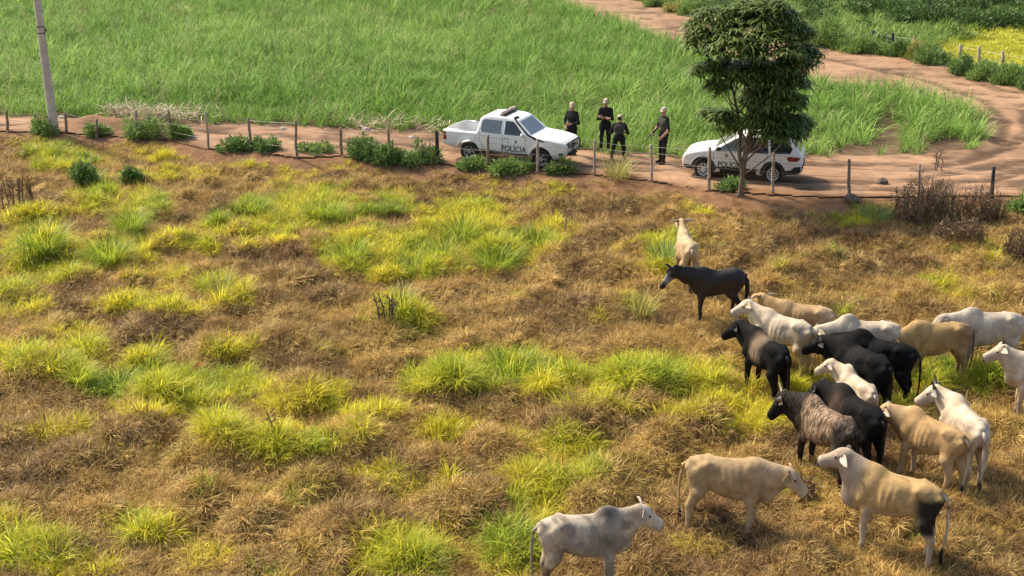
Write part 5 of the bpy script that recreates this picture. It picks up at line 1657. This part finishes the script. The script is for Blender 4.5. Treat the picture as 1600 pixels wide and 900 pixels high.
# ------------------------------------------------------------------ the shade tree
M_BARK = mat('bark', (.16, .115, .08), rough=.9, noise=.5, nscale=9, bump=.6)
M_TREELEAF = leaf_mat('tree_leaf', col=(.125, .175, .038), transl=.28, rough=.5, var=.55, spec=.25)
rt = np.random.RandomState(21)
tb = on_ground(1157, 306)
tree = empty('shade_tree', (tb[0], tb[1], float(land(tb[0], tb[1])) - .05))
tagged(tree, 'dense dark green tree with a forked trunk standing at the fence before the white wagon', 'tree')
def at_depth(px, py, dy):
    d = ray(px, py); k = (tb[1] + dy) / d[1]
    return np.array([d[0] * k, d[1] * k, CAM_H + d[2] * k]) - np.array(tree.location)
S_T = FOC / np.hypot(tb[1], CAM_H)
def path(pts, n=4):
    """rounded path through points"""
    pts = [np.asarray(p, float) for p in pts]
    st = fine(np.array([np.r_[0, p] for p in pts]))
    return [r[1:] for r in st[::2]] + [pts[-1]]
b0, fk = at_depth(1157, 309, 0), at_depth(1160, 268, 0)
A = path([b0, at_depth(1158, 290, 0), fk, at_depth(1155, 240, .05), at_depth(1157, 205, .15), at_depth(1150, 165, .2), at_depth(1140, 120, .3), at_depth(1125, 70, .3)])
trunk = MB()
trunk.tube(A, [.10 - .078 * (i / (len(A) - 1)) ** .8 + .05 * max(0, 1 - i / 2) for i in range(len(A))], 10)
trunk.build('trunk', M_BARK, tree, True)
Bp = path([fk - (0, 0, .15), at_depth(1166, 240, -.05), at_depth(1173, 205, -.1), at_depth(1180, 165, -.15), at_depth(1190, 120, -.1), at_depth(1200, 70, 0)])
MB().tube(Bp, [.075 - .052 * i / (len(Bp) - 1) for i in range(len(Bp))], 9).build('limb', M_BARK, tree, True)
BL = [(1118, 46, 42, .3), (1162, 30, 34, .5), (1200, 36, 42, .0), (1236, 58, 32, .4), (1096, 68, 24, -.2), (1150, 82, 38, -.9), (1205, 84, 40, -.8), (1258, 92, 22, .1), (1240, 104, 24, -.4), (1108, 116, 24, -.2), (1128, 106, 20, .5),
      (1180, 118, 34, .6), (1168, 124, 30, -.7), (1212, 128, 38, -.6), (1236, 132, 24, .4), (1122, 138, 16, -.5), (1206, 162, 34, -.9), (1232, 166, 26, .2), (1180, 160, 26, .8), (1112, 182, 15, .3), (1130, 190, 18, -.3), (1142, 200, 14, .2),
      (1192, 196, 30, -.6), (1222, 196, 30, -.1), (1248, 198, 18, .4), (1212, 212, 22, -1.0), (1234, 214, 17, -.9)]
parts = []
limbs = MB()
for (px, py, rpx, dy) in BL:
    c = at_depth(px, py, dy); r = rpx / S_T
    r = r * .92
    n = int((150 if py < 100 else 120) * (r / .9) ** 1.6) + 16
    d = rt.normal(size=(n, 3)); d[:, 2] = np.where(rt.rand(n) < .9, np.abs(d[:, 2]) * .9, d[:, 2]); d /= np.linalg.norm(d, axis=1)[:, None]
    rad = r * (.72 + .38 * rt.rand(n) ** .6)
    O = c + np.array([0, 0, -.10]) * r + d * rad[:, None] * np.array([1.05, 1.05, .95])
    K = 7
    V, F, rn, tp = blades(n * K, rt, .025, (.28, .50), (.06, .10), (.7, 1.5), (1.1, 2.1), seg=3, floor=False)
    V = V.reshape(n * K, 8, 3)
    V = V + np.repeat(O, K, 0)[:, None, :]
    rn = np.repeat(np.repeat(rt.rand(n), K) * .6 + rt.rand(n * K) * .4, 8)
    parts.append((V.reshape(-1, 3), F, rn, tp))
    src = A[min(len(A) - 1, max(5, int(len(A) * (1 - (py + 60) / 330))))] if dy > 0 else Bp[min(len(Bp) - 1, max(3, int(len(Bp) * (1 - (py + 60) / 330))))]
    mid = (src + c) / 2 + rt.normal(0, .08, 3)
    limbs.tube([src, mid, c + d[0] * r * .3], [.030, .022, .008], 6)
link('crown', leaf_mesh('crown', parts, M_TREELEAF), tree)
limbs.build('branch', M_BARK, tree, True)

# ------------------------------------------------------------------ the pasture fence
M_POST = mat('weathered_wood', (.24, .165, .11), rough=.9, noise=.55, nscale=7, bump=.4)
M_POSTD = mat('charred_wood', (.028, .026, .025), rough=.85, noise=.4)
M_POSTP = mat('pale_wood', (.36, .29, .22), rough=.9, noise=.4, nscale=7)
M_WIRE = mat('fence_wire', (.22, .20, .18), rough=.5, metal=.6)
POSTS = [((11, 205), (10, 172), 0), ((55, 206), (54, 178), 0), ((103, 208), (102, 175), 0), ((151, 217), (151, 186), 0), ((213, 216), (212, 172), 1), ((267, 219), (263, 171), 0), ((326, 233), (321, 175), 1), ((392, 235), (388, 185), 0),
         ((464, 248), (462, 189), 0), ((534, 244), (532, 200), 0), ((611, 253), (606, 201), 0), ((685, 255), (682, 205), 2), ((763, 264), (762, 211), 0), ((840, 270), (840, 217), 1), ((929, 274), (929, 219), 1), ((1019, 284), (1017, 226), 1),
         ((1108, 297), (1109, 230), 1), ((1208, 304), (1209, 239), 1), ((1328, 309), (1327, 249), 0), ((1436, 308), (1437, 256), 1), ((1550, 310), (1553, 261), 2), ((1668, 310), (1668, 255), 0), ((-40, 203), (-41, 170), 0), ((-92, 201), (-93, 168), 0)]
POSTS.sort(key=lambda p: p[0][0])
fb = on_ground(763, 264)
fence = empty('wire_fence', (fb[0], fb[1], fb[2]))
tagged(fence, 'wire fence of thin wooden posts between the pasture and the dirt road', 'fence')
tops = []
for (bx, by), (tx, ty), k in POSTS:
    g = on_ground(bx, by)
    zb = float(land(g[0], g[1]))
    d = ray(tx, ty); kk = g[1] / d[1]
    t = np.array([d[0] * kk, d[1] * kk, CAM_H + d[2] * kk])
    o = np.array(fence.location)
    a = np.array([g[0], g[1], zb - .25]) - o; b = t - o
    m_ = (a + b) / 2 + np.array([rt.normal(0, .015), rt.normal(0, .02), 0])
    r = rt.uniform(.042, .058) * (1.3 if k == 2 else 1)
    p = MB().tube([a, a * .7 + b * .3, m_, a * .2 + b * .8, b, b + (0, 0, .012)], [r * 1.08, r * 1.04, r, r * .96, r * .9, r * .5], 9).build('post', [M_POST, M_POSTP, M_POSTD][k], fence, True)
    if k == 2: p['label'] = 'dark charred fence post'
    tops.append((a + np.array([0, 0, .25]), b))
for fr_ in (.30, .55, .78, .95):
    pts = []
    for i, (a, b) in enumerate(tops):
        q = a + (b - a) * fr_ - np.array([0, .05, 0])
        if pts:
            pts.append((pts[-1] + q) / 2 - np.array([0, 0, .025]))
        pts.append(q)
    MB().tube(pts, .0055, 4).build('wire', M_WIRE, fence)

# the fence beyond the far road
FP = [((1365, 75), (1365, 48), 2), ((1396, 82), (1395, 52), 2), ((1430, 88), (1429, 56), 0), ((1501, 96), (1501, 69), 1), ((1530, 102), (1530, 73), 1), ((1567, 110), (1567, 80), 1), ((1612, 118), (1612, 88), 1), ((1660, 124), (1660, 94), 1)]
g0 = flat(1500, 96)
ff = empty('far_fence', tuple(g0))
tagged(ff, 'row of pale and dark fence posts beside the yellow flowering field', 'fence')
prev = None
for (bx, by), (tx, ty), k in FP:
    g = flat(bx, by); d = ray(tx, ty); kk = g[1] / d[1]
    b = np.array([d[0] * kk, d[1] * kk, CAM_H + d[2] * kk]) - g0; a = g - g0 - np.array([0, 0, .2])
    p = MB().tube([a, (a + b) / 2, b, b + (0, 0, .01)], [.085, .082, .078, .05], 8).build('post', [M_POST, mat('grey_post', (.42, .40, .36), rough=.9, noise=.3) if k == 1 and prev is None else M_POSTP, M_POSTD][k], ff, True)
    if prev is not None:
        for fr_ in (.5, .85):
            MB().tube([prev[0] + (prev[1] - prev[0]) * fr_, a + (b - a) * fr_], .006, 4).build('wire', M_WIRE, ff)
    prev = (a, b)

# ------------------------------------------------------------------ the utility pole
M_CONC = mat('pole_concrete', (.50, .42, .35), rough=.85, noise=.22, nscale=4, bump=.2, col2=None)
M_BAND = mat('steel_band', (.14, .13, .12), rough=.5, metal=.5)
pb = on_ground(87, 221)
pole = empty('utility_pole', (pb[0], pb[1], float(land(pb[0], pb[1])) - .1))
tagged(pole, 'tall tapered concrete utility pole standing at the fence near the corner', 'utility pole')
PH = 9.2
prad = lambda z: .185 - .011 * z
MB().tube([(0, 0, 0)] + [(0, 0, z) for z in (.5, 1.5, 3, 4.5, 6, 7.5, PH)], [prad(z) for z in (0, .5, 1.5, 3, 4.5, 6, 7.5, PH)], 20).build('shaft', M_CONC, pole, True)
for z in (3.98, 4.22, 5.52, 5.95):
    MB().lathe([(prad(z) - .01, -.025), (prad(z) + .012, -.025), (prad(z) + .012, .025), (prad(z) - .01, .025)], 'z', (0, 0, z), 20).build('steel_band', M_BAND, pole)
for z in (5.5, 5.72):
    MB().tube([(-prad(z), -.02, z), (-prad(z) - .08, -.03, z + .02)], [.02, .015], 6).tube([(-prad(z) - .08, -.03, z - .05), (-prad(z) - .085, -.03, z + .0), (-prad(z) - .08, -.03, z + .08)], [.03, .04, .025], 8).build('insulator', M_BAND, pole, True)
MB().box((prad(4.1) + .03, 0, 4.1), (.06, .05, .16)).build('clamp', M_BAND, pole)

# ------------------------------------------------------------------ weeds, shrubs and dead brush: each plant a thing
def fixed(name, col, **k):
    return leaf_mat(name, col=col, **k)
M_W1 = fixed('weed_green', (.22, .32, .085), transl=.35, var=.4)
M_W2 = fixed('weed_deep_green', (.165, .265, .07), transl=.3, var=.4)
M_W3 = fixed('weed_pale', (.40, .38, .11), transl=.35, var=.4)
M_DEAD = fixed('dead_leaf', (.26, .17, .09), transl=.15, var=.5, rough=.8)
M_STRAW = fixed('bleached_straw', (.50, .40, .27), transl=.2, var=.4, rough=.8)
M_STEM = mat('plant_stem', (.12, .10, .055), rough=.9, noise=.3)
M_STEMD = mat('dry_stem', (.14, .095, .062), rough=.9, noise=.4)

M_TUS = leaf_mat('tussock_blade', col=(.27, .37, .042), transl=.45, var=.55, rough=.5, tipcol=(.66, .60, .06), tipamt=.9)
def plant(name, label, px, py, wpx, hpx, kind='leafy', seed=0, group=None, catn='weed'):
    rs = np.random.RandomState(seed * 13 + 5)
    g = on_ground(px, py)
    z = float(land(g[0], g[1]))
    s = FOC / np.hypot(g[1], CAM_H - z)
    w_, h_ = wpx / s, hpx / s / .95
    root = empty(name, (g[0], g[1] + w_ * .15, z))
    tagged(root, label, catn, group)
    st = MB()
    if kind in ('leafy', 'deep', 'pale'):
        m_ = {'leafy': M_W1, 'deep': M_W2, 'pale': M_W3}[kind]
        nb = 4 + int(w_ * 3)
        parts = []
        for k in range(nb):                                       # several shoots of unequal height make one ragged clump
            ox, oy = w_ * .42 * (2 * (k + rs.rand()) / nb - 1), rs.uniform(-.28, .28) * w_
            hk = h_ * rs.uniform(.45, 1.1) * (1 - .35 * abs(ox) / (w_ * .5))
            parts.append(leafball(int(60 + 130 * hk), rs, (w_ * .9 / nb + .08, w_ * .22, hk * .5), (ox, oy, hk * .42), (.10, .26), (.018, .04), shell=.2))
            v, f_, a_, t_ = blades(int(16 + 20 * hk), rs, w_ / nb + .05, (hk * .6, hk * 1.3), (.014, .028), (.1, .9), (.4, 1.6))
            parts.append((v + np.array([ox, oy, 0]), f_, a_, t_))
        for k in range(9):
            a, q = rs.uniform(0, 6.28), rs.uniform(.1, .4) * w_
            st.tube([(0, 0, -.05), (math.cos(a) * q * .5, math.sin(a) * q * .5, h_ * .45), (math.cos(a) * q, math.sin(a) * q, h_ * .85)], [.014, .010, .004], 5)
        link('foliage', leaf_mesh('foliage', parts, m_), root)
        st.build('stem', M_STEM, root)
    elif kind == 'grass' or kind == 'yellowgrass':
        m_ = M_W1 if kind == 'grass' else M_W3
        link('foliage', leaf_mesh('foliage', [blades(int(110 * w_) + 40, rs, w_ * .32, (h_ * .7, h_ * 1.35), (.014, .024), (.05, .7), (.3, 1.4))], m_), root)
    elif kind == 'tussock':
        link('foliage', leaf_mesh('foliage', [blades(int(170 * w_) + 40, rs, w_ * .30, (h_ * .7, h_ * 1.25), (.013, .024), (.05, .85), (.4, 1.8))], M_TUS), root)
        link('skirt', leaf_mesh('skirt', [blades(int(70 * w_) + 20, rs, w_ * .38, (h_ * .35, h_ * .7), (.011, .02), (.9, 1.5), (.3, 1.2))], M_DEAD), root)
    elif kind == 'dead':
        n = int(60 * w_) + 20
        for k in range(n):
            a, q = rs.uniform(0, 6.28), w_ * .5 * math.sqrt(rs.rand())
            hh = h_ * rs.uniform(.5, 1.05) * (1 - .35 * (q / (w_ * .5)) ** 2)
            b = np.array([math.cos(a) * q, math.sin(a) * q * .7, -.05])
            le = rs.normal(0, .12, 2)
            p1 = b + (le[0] * hh * .5, le[1] * hh * .5, hh * .55); p2 = b + (le[0] * hh * 1.3, le[1] * hh * 1.3, hh)
            st.tube([b, p1, p2], [.012, .009, .003], 4)
            for j in range(3):
                t = rs.uniform(.3, .9); o = b + (p2 - b) * t; dd = rs.normal(0, .5, 3); dd[2] = abs(dd[2]) + .3
                st.tube([o, o + dd * .22 * hh], [.006, .002], 4)
        st.build('stem', M_STEMD, root)
        parts = []
        for k in range(int(16 * w_) + 8):
            a, q = rs.uniform(0, 6.28), w_ * .5 * math.sqrt(rs.rand())
            hh = h_ * rs.uniform(.35, 1.0) * (1 - .3 * (q / (w_ * .5)) ** 2)
            parts.append(leafball(int(24 + 34 * hh), rs, (.09, .09, hh * .5), (math.cos(a) * q, math.sin(a) * q * .7, hh * .5), (.07, .18), (.012, .024), hang=.6, shell=.1))
        link('foliage', leaf_mesh('foliage', parts, M_DEAD), root)
    elif kind == 'stalk':
        for k in range(max(1, int(wpx / 5))):
            a = rs.uniform(-.5, .5) * w_
            le = rs.normal(0, .10)
            st.tube([(a, rs.normal(0, .05), -.05), (a + le * .3, 0, h_ * .5), (a + le, rs.normal(0, .05), h_ * rs.uniform(.8, 1.05))], [.022, .018, .010], 6)
            for j in range(3):
                zz = h_ * rs.uniform(.4, .95); sd_ = rs.choice([-1, 1])
                st.tube([(a + le * .4, 0, zz), (a + le * .4 + .08 * sd_, 0, zz + .10), (a + le * .4 + .12 * sd_, .03, zz + .06)], [.010, .016, .004], 5)
        st.build('stem', M_STEMD, root)
        link('foliage', leaf_mesh('foliage', [leafball(30 + int(wpx * 2), rs, (w_ * .5 + .06, .10, h_ * .5), (0, 0, h_ * .5), (.06, .13), (.015, .03), hang=1.0, shell=.2)], M_DEAD), root)
    return root

W_ = 'weeds along the pasture fence'
PL = [('weed_clump', 'green weed clump against the foot of the concrete pole', 68, 212, 36, 36, 'leafy', W_, 'weed'),
      ('weed_clump', 'low green weed clump on the bank just past the concrete pole', 152, 213, 36, 22, 'leafy', W_, 'weed'),
      ('weed_clump', 'broad green weed clump under the pale dry cane litter', 222, 216, 66, 40, 'leafy', W_, 'weed'),
      ('weed_clump', 'small green weed clump at the foot of the leaning dark post past the litter', 284, 216, 30, 30, 'leafy', W_, 'weed'),
      ('weed_clump', 'rounded weed clump, first of two flanking the post left of the long bare gap', 368, 236, 44, 26, 'deep', W_, 'weed'),
      ('weed_clump', 'rounded weed clump, second of two flanking the same post', 414, 237, 44, 26, 'deep', W_, 'weed'),
      ('weed_clump', 'thin flat weed clump between the twin clumps and the large dark clump', 490, 242, 56, 20, 'leafy', W_, 'weed'),
      ('weed_clump', 'tall dark green weed clump at the road edge, tallest behind the pickup', 568, 250, 44, 42, 'deep', W_, 'weed'),
      ('weed_clump', 'dark green weed clump around the post behind the pickup', 607, 258, 44, 38, 'deep', W_, 'weed'),
      ('weed_clump', 'widest dark green weed clump, ending at the rear of the pickup', 658, 264, 62, 40, 'deep', W_, 'weed'),
      ('weed_clump', 'green weed clump hiding the rear wheel of the pickup', 738, 264, 44, 22, 'leafy', W_, 'weed'),
      ('weed_clump', 'green weed clump below the lettering on the pickup', 797, 271, 66, 24, 'leafy', W_, 'weed'),
      ('weed_clump', 'green weed clump below the bull bar of the pickup', 876, 272, 44, 30, 'leafy', W_, 'weed'),
      ('grass_tussock', 'tall yellowish grass in front of the stooping officer', 966, 281, 56, 36, 'yellowgrass', W_, 'grass'),
      ('broadleaf_weed', 'small broad-leaved plant at the foot of the shade tree', 1142, 297, 40, 18, 'deep', None, 'weed'),
      ('green_tussock', 'green grass tussock below the stone and the dead brush', 1372, 350, 70, 26, 'grass', None, 'grass'),
      ('dead_shrub', 'largest dead brown shrub at the fence near the wheel ruts', 1448, 352, 100, 76, 'dead', 'dead brown shrubs at the fence', 'shrub'),
      ('dead_shrub', 'dead brown shrub around the charred post', 1534, 352, 70, 72, 'dead', 'dead brown shrubs at the fence', 'shrub'),
      ('dead_shrub', 'low dead brown shrub in the grass in front of the other two', 1500, 392, 80, 40, 'dead', 'dead brown shrubs at the fence', 'shrub'),
      ('dead_shrub', 'dead brown shrub cut by the photo edge below the leafy bush', 1592, 412, 50, 70, 'dead', 'dead brown shrubs at the fence', 'shrub'),
      ('leafy_bush', 'green leafy bush at the photo edge beside the charred post', 1598, 340, 40, 46, 'leafy', None, 'shrub'),
      ('dry_stalk', 'forked dry stalk standing alone on the road beyond the dead shrubs', 1466, 268, 14, 34, 'stalk', None, 'dry stalk'),
      ('dry_stalk', 'dark slanting dry stalk beside the large green patch', 886, 366, 8, 44, 'stalk', None, 'dry stalk'),
      ('dry_stalk', 'cluster of dark dry stalks below the lone yellow tuft', 606, 525, 28, 46, 'stalk', None, 'dry stalk'),
      ('dry_stalk', 'single thin dry stalk near the yellow strip in the lower pasture', 432, 712, 6, 40, 'stalk', None, 'dry stalk'),
      ('dry_stalk', 'row of dry seed stalks near the photo edge below the pole', 30, 335, 56, 56, 'stalk', None, 'dry stalk'),
      ('dry_stalk', 'dry dark stalks in the gap between the two front tan animals', 1262, 795, 26, 44, 'stalk', None, 'dry stalk'),
      ('herb', 'dark green upright herb below the concrete pole', 134, 296, 26, 44, 'deep', None, 'weed'),
      ('herb', 'dark green upright herb in the grass right of the other herb', 206, 290, 22, 34, 'deep', None, 'weed'),
      ('grass_tussock', 'lone straw yellow tussock below the cream cow and horse', 1000, 500, 50, 40, 'yellowgrass', None, 'grass'),
      ('grass_tussock', 'lone yellow green tuft above the cluster of dry stalks', 630, 500, 44, 36, 'yellowgrass', None, 'grass'),
      ('grass_tussock', 'spiky yellow green tuft alone in the brown grass', 346, 472, 52, 36, 'yellowgrass', None, 'grass'),
      ('green_tussock', 'bright green tussock beside the cream cow seen from behind', 1038, 424, 44, 46, 'grass', None, 'grass'),
      ]
T_ = 'green tussocks in the pasture'
PL += [('green_tussock', 'green tussock at the outer left end of the large patch in the upper pasture', 548, 418, 70, 46, 'tussock', T_, 'grass'),
       ('green_tussock', 'green tussock in the front row of the large upper patch, left of its bare gap', 648, 432, 64, 40, 'tussock', T_, 'grass'),
       ('green_tussock', 'widest green tussock in the front row of the large upper patch', 776, 424, 84, 44, 'tussock', T_, 'grass'),
       ('green_tussock', 'tallest green tussock at the back of the large upper patch', 722, 380, 78, 48, 'tussock', T_, 'grass'),
       ('green_tussock', 'green tussock at the back of the large upper patch near the slanting stalk', 842, 388, 54, 36, 'tussock', T_, 'grass'),
       ('green_tussock', 'green tussock in the middle of the large upper patch', 690, 412, 54, 40, 'tussock', T_, 'grass'),
       ('green_tussock', 'rounded green tussock standing alone below the second dark herb', 203, 372, 60, 44, 'tussock', T_, 'grass'),
       ('green_tussock', 'broad green tussock with a dead skirt, below the rounded lone tussock', 168, 420, 80, 52, 'tussock', T_, 'grass'),
       ('green_tussock', 'broad green tussock with a dead skirt near the side of the photo', 66, 412, 90, 56, 'tussock', T_, 'grass'),
       ('green_tussock', 'green tussock at the head of the strip of green behind the large upper patch', 508, 346, 66, 42, 'tussock', T_, 'grass'),
       ('green_tussock', 'green tussock in the strip of green, nearest the twin weed clumps', 396, 340, 50, 32, 'tussock', T_, 'grass'),
       ('green_tussock', 'lush green tussock in the middle of the pasture, highest of its patch', 800, 602, 110, 60, 'tussock', T_, 'grass'),
       ('green_tussock', 'green tussock beside the lush middle tussock, toward the horned brindled bull', 872, 606, 72, 40, 'tussock', T_, 'grass'),
       ('green_tussock', 'deep green tussock in the lower left patch', 186, 620, 66, 40, 'tussock', T_, 'grass'),
       ('green_tussock', 'yellow green tussock just above the deep green one', 228, 586, 60, 40, 'tussock', T_, 'grass')]
F_ = 'shrubs lining the far road'
PL += [('roadside_shrub', 'large rounded shrub at the bend just past the shade tree', 1288, 76, 66, 56, 'leafy', F_, 'shrub'),
       ('roadside_shrub', 'low grassy shrub right of the large rounded shrub', 1345, 84, 66, 36, 'leafy', F_, 'shrub'),
       ('roadside_shrub', 'small dark shrub by the dark far posts', 1408, 90, 26, 32, 'deep', F_, 'shrub'),
       ('roadside_shrub', 'narrow pale shrub next to the small dark shrub', 1430, 93, 22, 34, 'pale', F_, 'shrub'),
       ('roadside_shrub', 'dark shrub overhanging the rutted far road before the flowering field', 1460, 102, 52, 34, 'deep', F_, 'shrub'),
       ('roadside_shrub', 'dark shrub under the first pale post of the flowering field', 1503, 116, 40, 32, 'deep', F_, 'shrub'),
       ('roadside_shrub', 'green shrub under the second pale post of the flowering field', 1538, 126, 46, 34, 'leafy', F_, 'shrub'),
       ('roadside_shrub', 'green shrub under the third pale post of the flowering field', 1575, 134, 46, 38, 'leafy', F_, 'shrub'),
       ('roadside_shrub', 'green shrub where the far road leaves the photo', 1612, 140, 46, 36, 'deep', F_, 'shrub'),
       ('roadside_shrub', 'reddish pale shrub half hidden behind the shade tree crown', 1256, 66, 28, 40, 'pale', F_, 'shrub'),
       ('roadside_shrub', 'tawny shrub on the far road just before the shade tree crown', 1052, 20, 26, 20, 'pale', F_, 'shrub'),
       ('roadside_shrub', 'green shrub on the far road at the top of the photo', 1024, 12, 34, 18, 'leafy', F_, 'shrub'),
       ('roadside_shrub', 'green shrub touching the top of the shade tree crown', 1082, 26, 40, 32, 'leafy', F_, 'shrub')]
for i, (nm, lb, px, py, w_, h_, kd, gp, ct) in enumerate(PL):
    plant(nm, lb, px, py, w_, h_, kd, i, gp, ct)

# pale dry cane litter along the field edge, one mass
parts = []
for k in range(420):
    px, py, wd_ = [(240, 190, 60), (190, 186, 30), (620, 207, 50), (570, 205, 40), (290, 192, 40), (680, 212, 30)][rt.choice(6, p=[.44, .18, .10, .08, .14, .06])]
    g = flat(px + rt.normal(0, wd_ * .6), py + rt.normal(0, 3))
    v, f_, a_, b_ = blades(2, rt, .1, (.25, .7), (.02, .05), (.5, 1.5), (.2, 1.4), z0=.05, zr=.5)
    parts.append((v + np.array([g[0], g[1], .0]), f_, a_, b_))
tagged(link('cane_litter', leaf_mesh('cane_litter', parts, M_STRAW)), 'pale dry cane leaves lying along the field edge', kind='stuff')

# stones
M_STONE = mat('grey_stone', (.15, .115, .09), rough=.95, noise=.5, nscale=7, bump=.6)
M_STONEP = mat('pale_stone', (.48, .42, .36), rough=.95, noise=.3, nscale=7, bump=.4)
def stone(label, px, py, r, m_, sd_):
    rs = np.random.RandomState(sd_)
    bm = bmesh.new()
    bmesh.ops.create_icosphere(bm, subdivisions=2, radius=1)
    for v in bm.verts:
        v.co *= rs.uniform(.85, 1.12)
        v.co.x *= r; v.co.y *= r * .8; v.co.z *= r * .7
    me = bpy.data.meshes.new('stone'); bm.to_mesh(me); bm.free(); me.materials.append(m_)
    g = on_ground(px, py)
    o = link('stone', me, None, (g[0], g[1], float(land(g[0], g[1])) + r * .35))
    tagged(o, label, 'stone')
stone('brown grey stone at the foot of the post beside the green tussock', 1330, 316, .26, M_STONE, 1)
stone('pale stone lying on the road edge past the twin weed clumps', 443, 203, .13, M_STONEP, 2)
stone('white stone under the cane behind the tall weed clump', 573, 206, .20, M_STONEP, 3)
stone('pale stone beside the pole on the road', 96, 186, .15, M_STONEP, 4)
stone('brown clod of earth in the wheel ruts beyond the lone fence posts', 1378, 288, .22, M_STONE, 5)
stone('pale stone at the road edge just behind the pickup', 643, 217, .12, M_STONEP, 6)
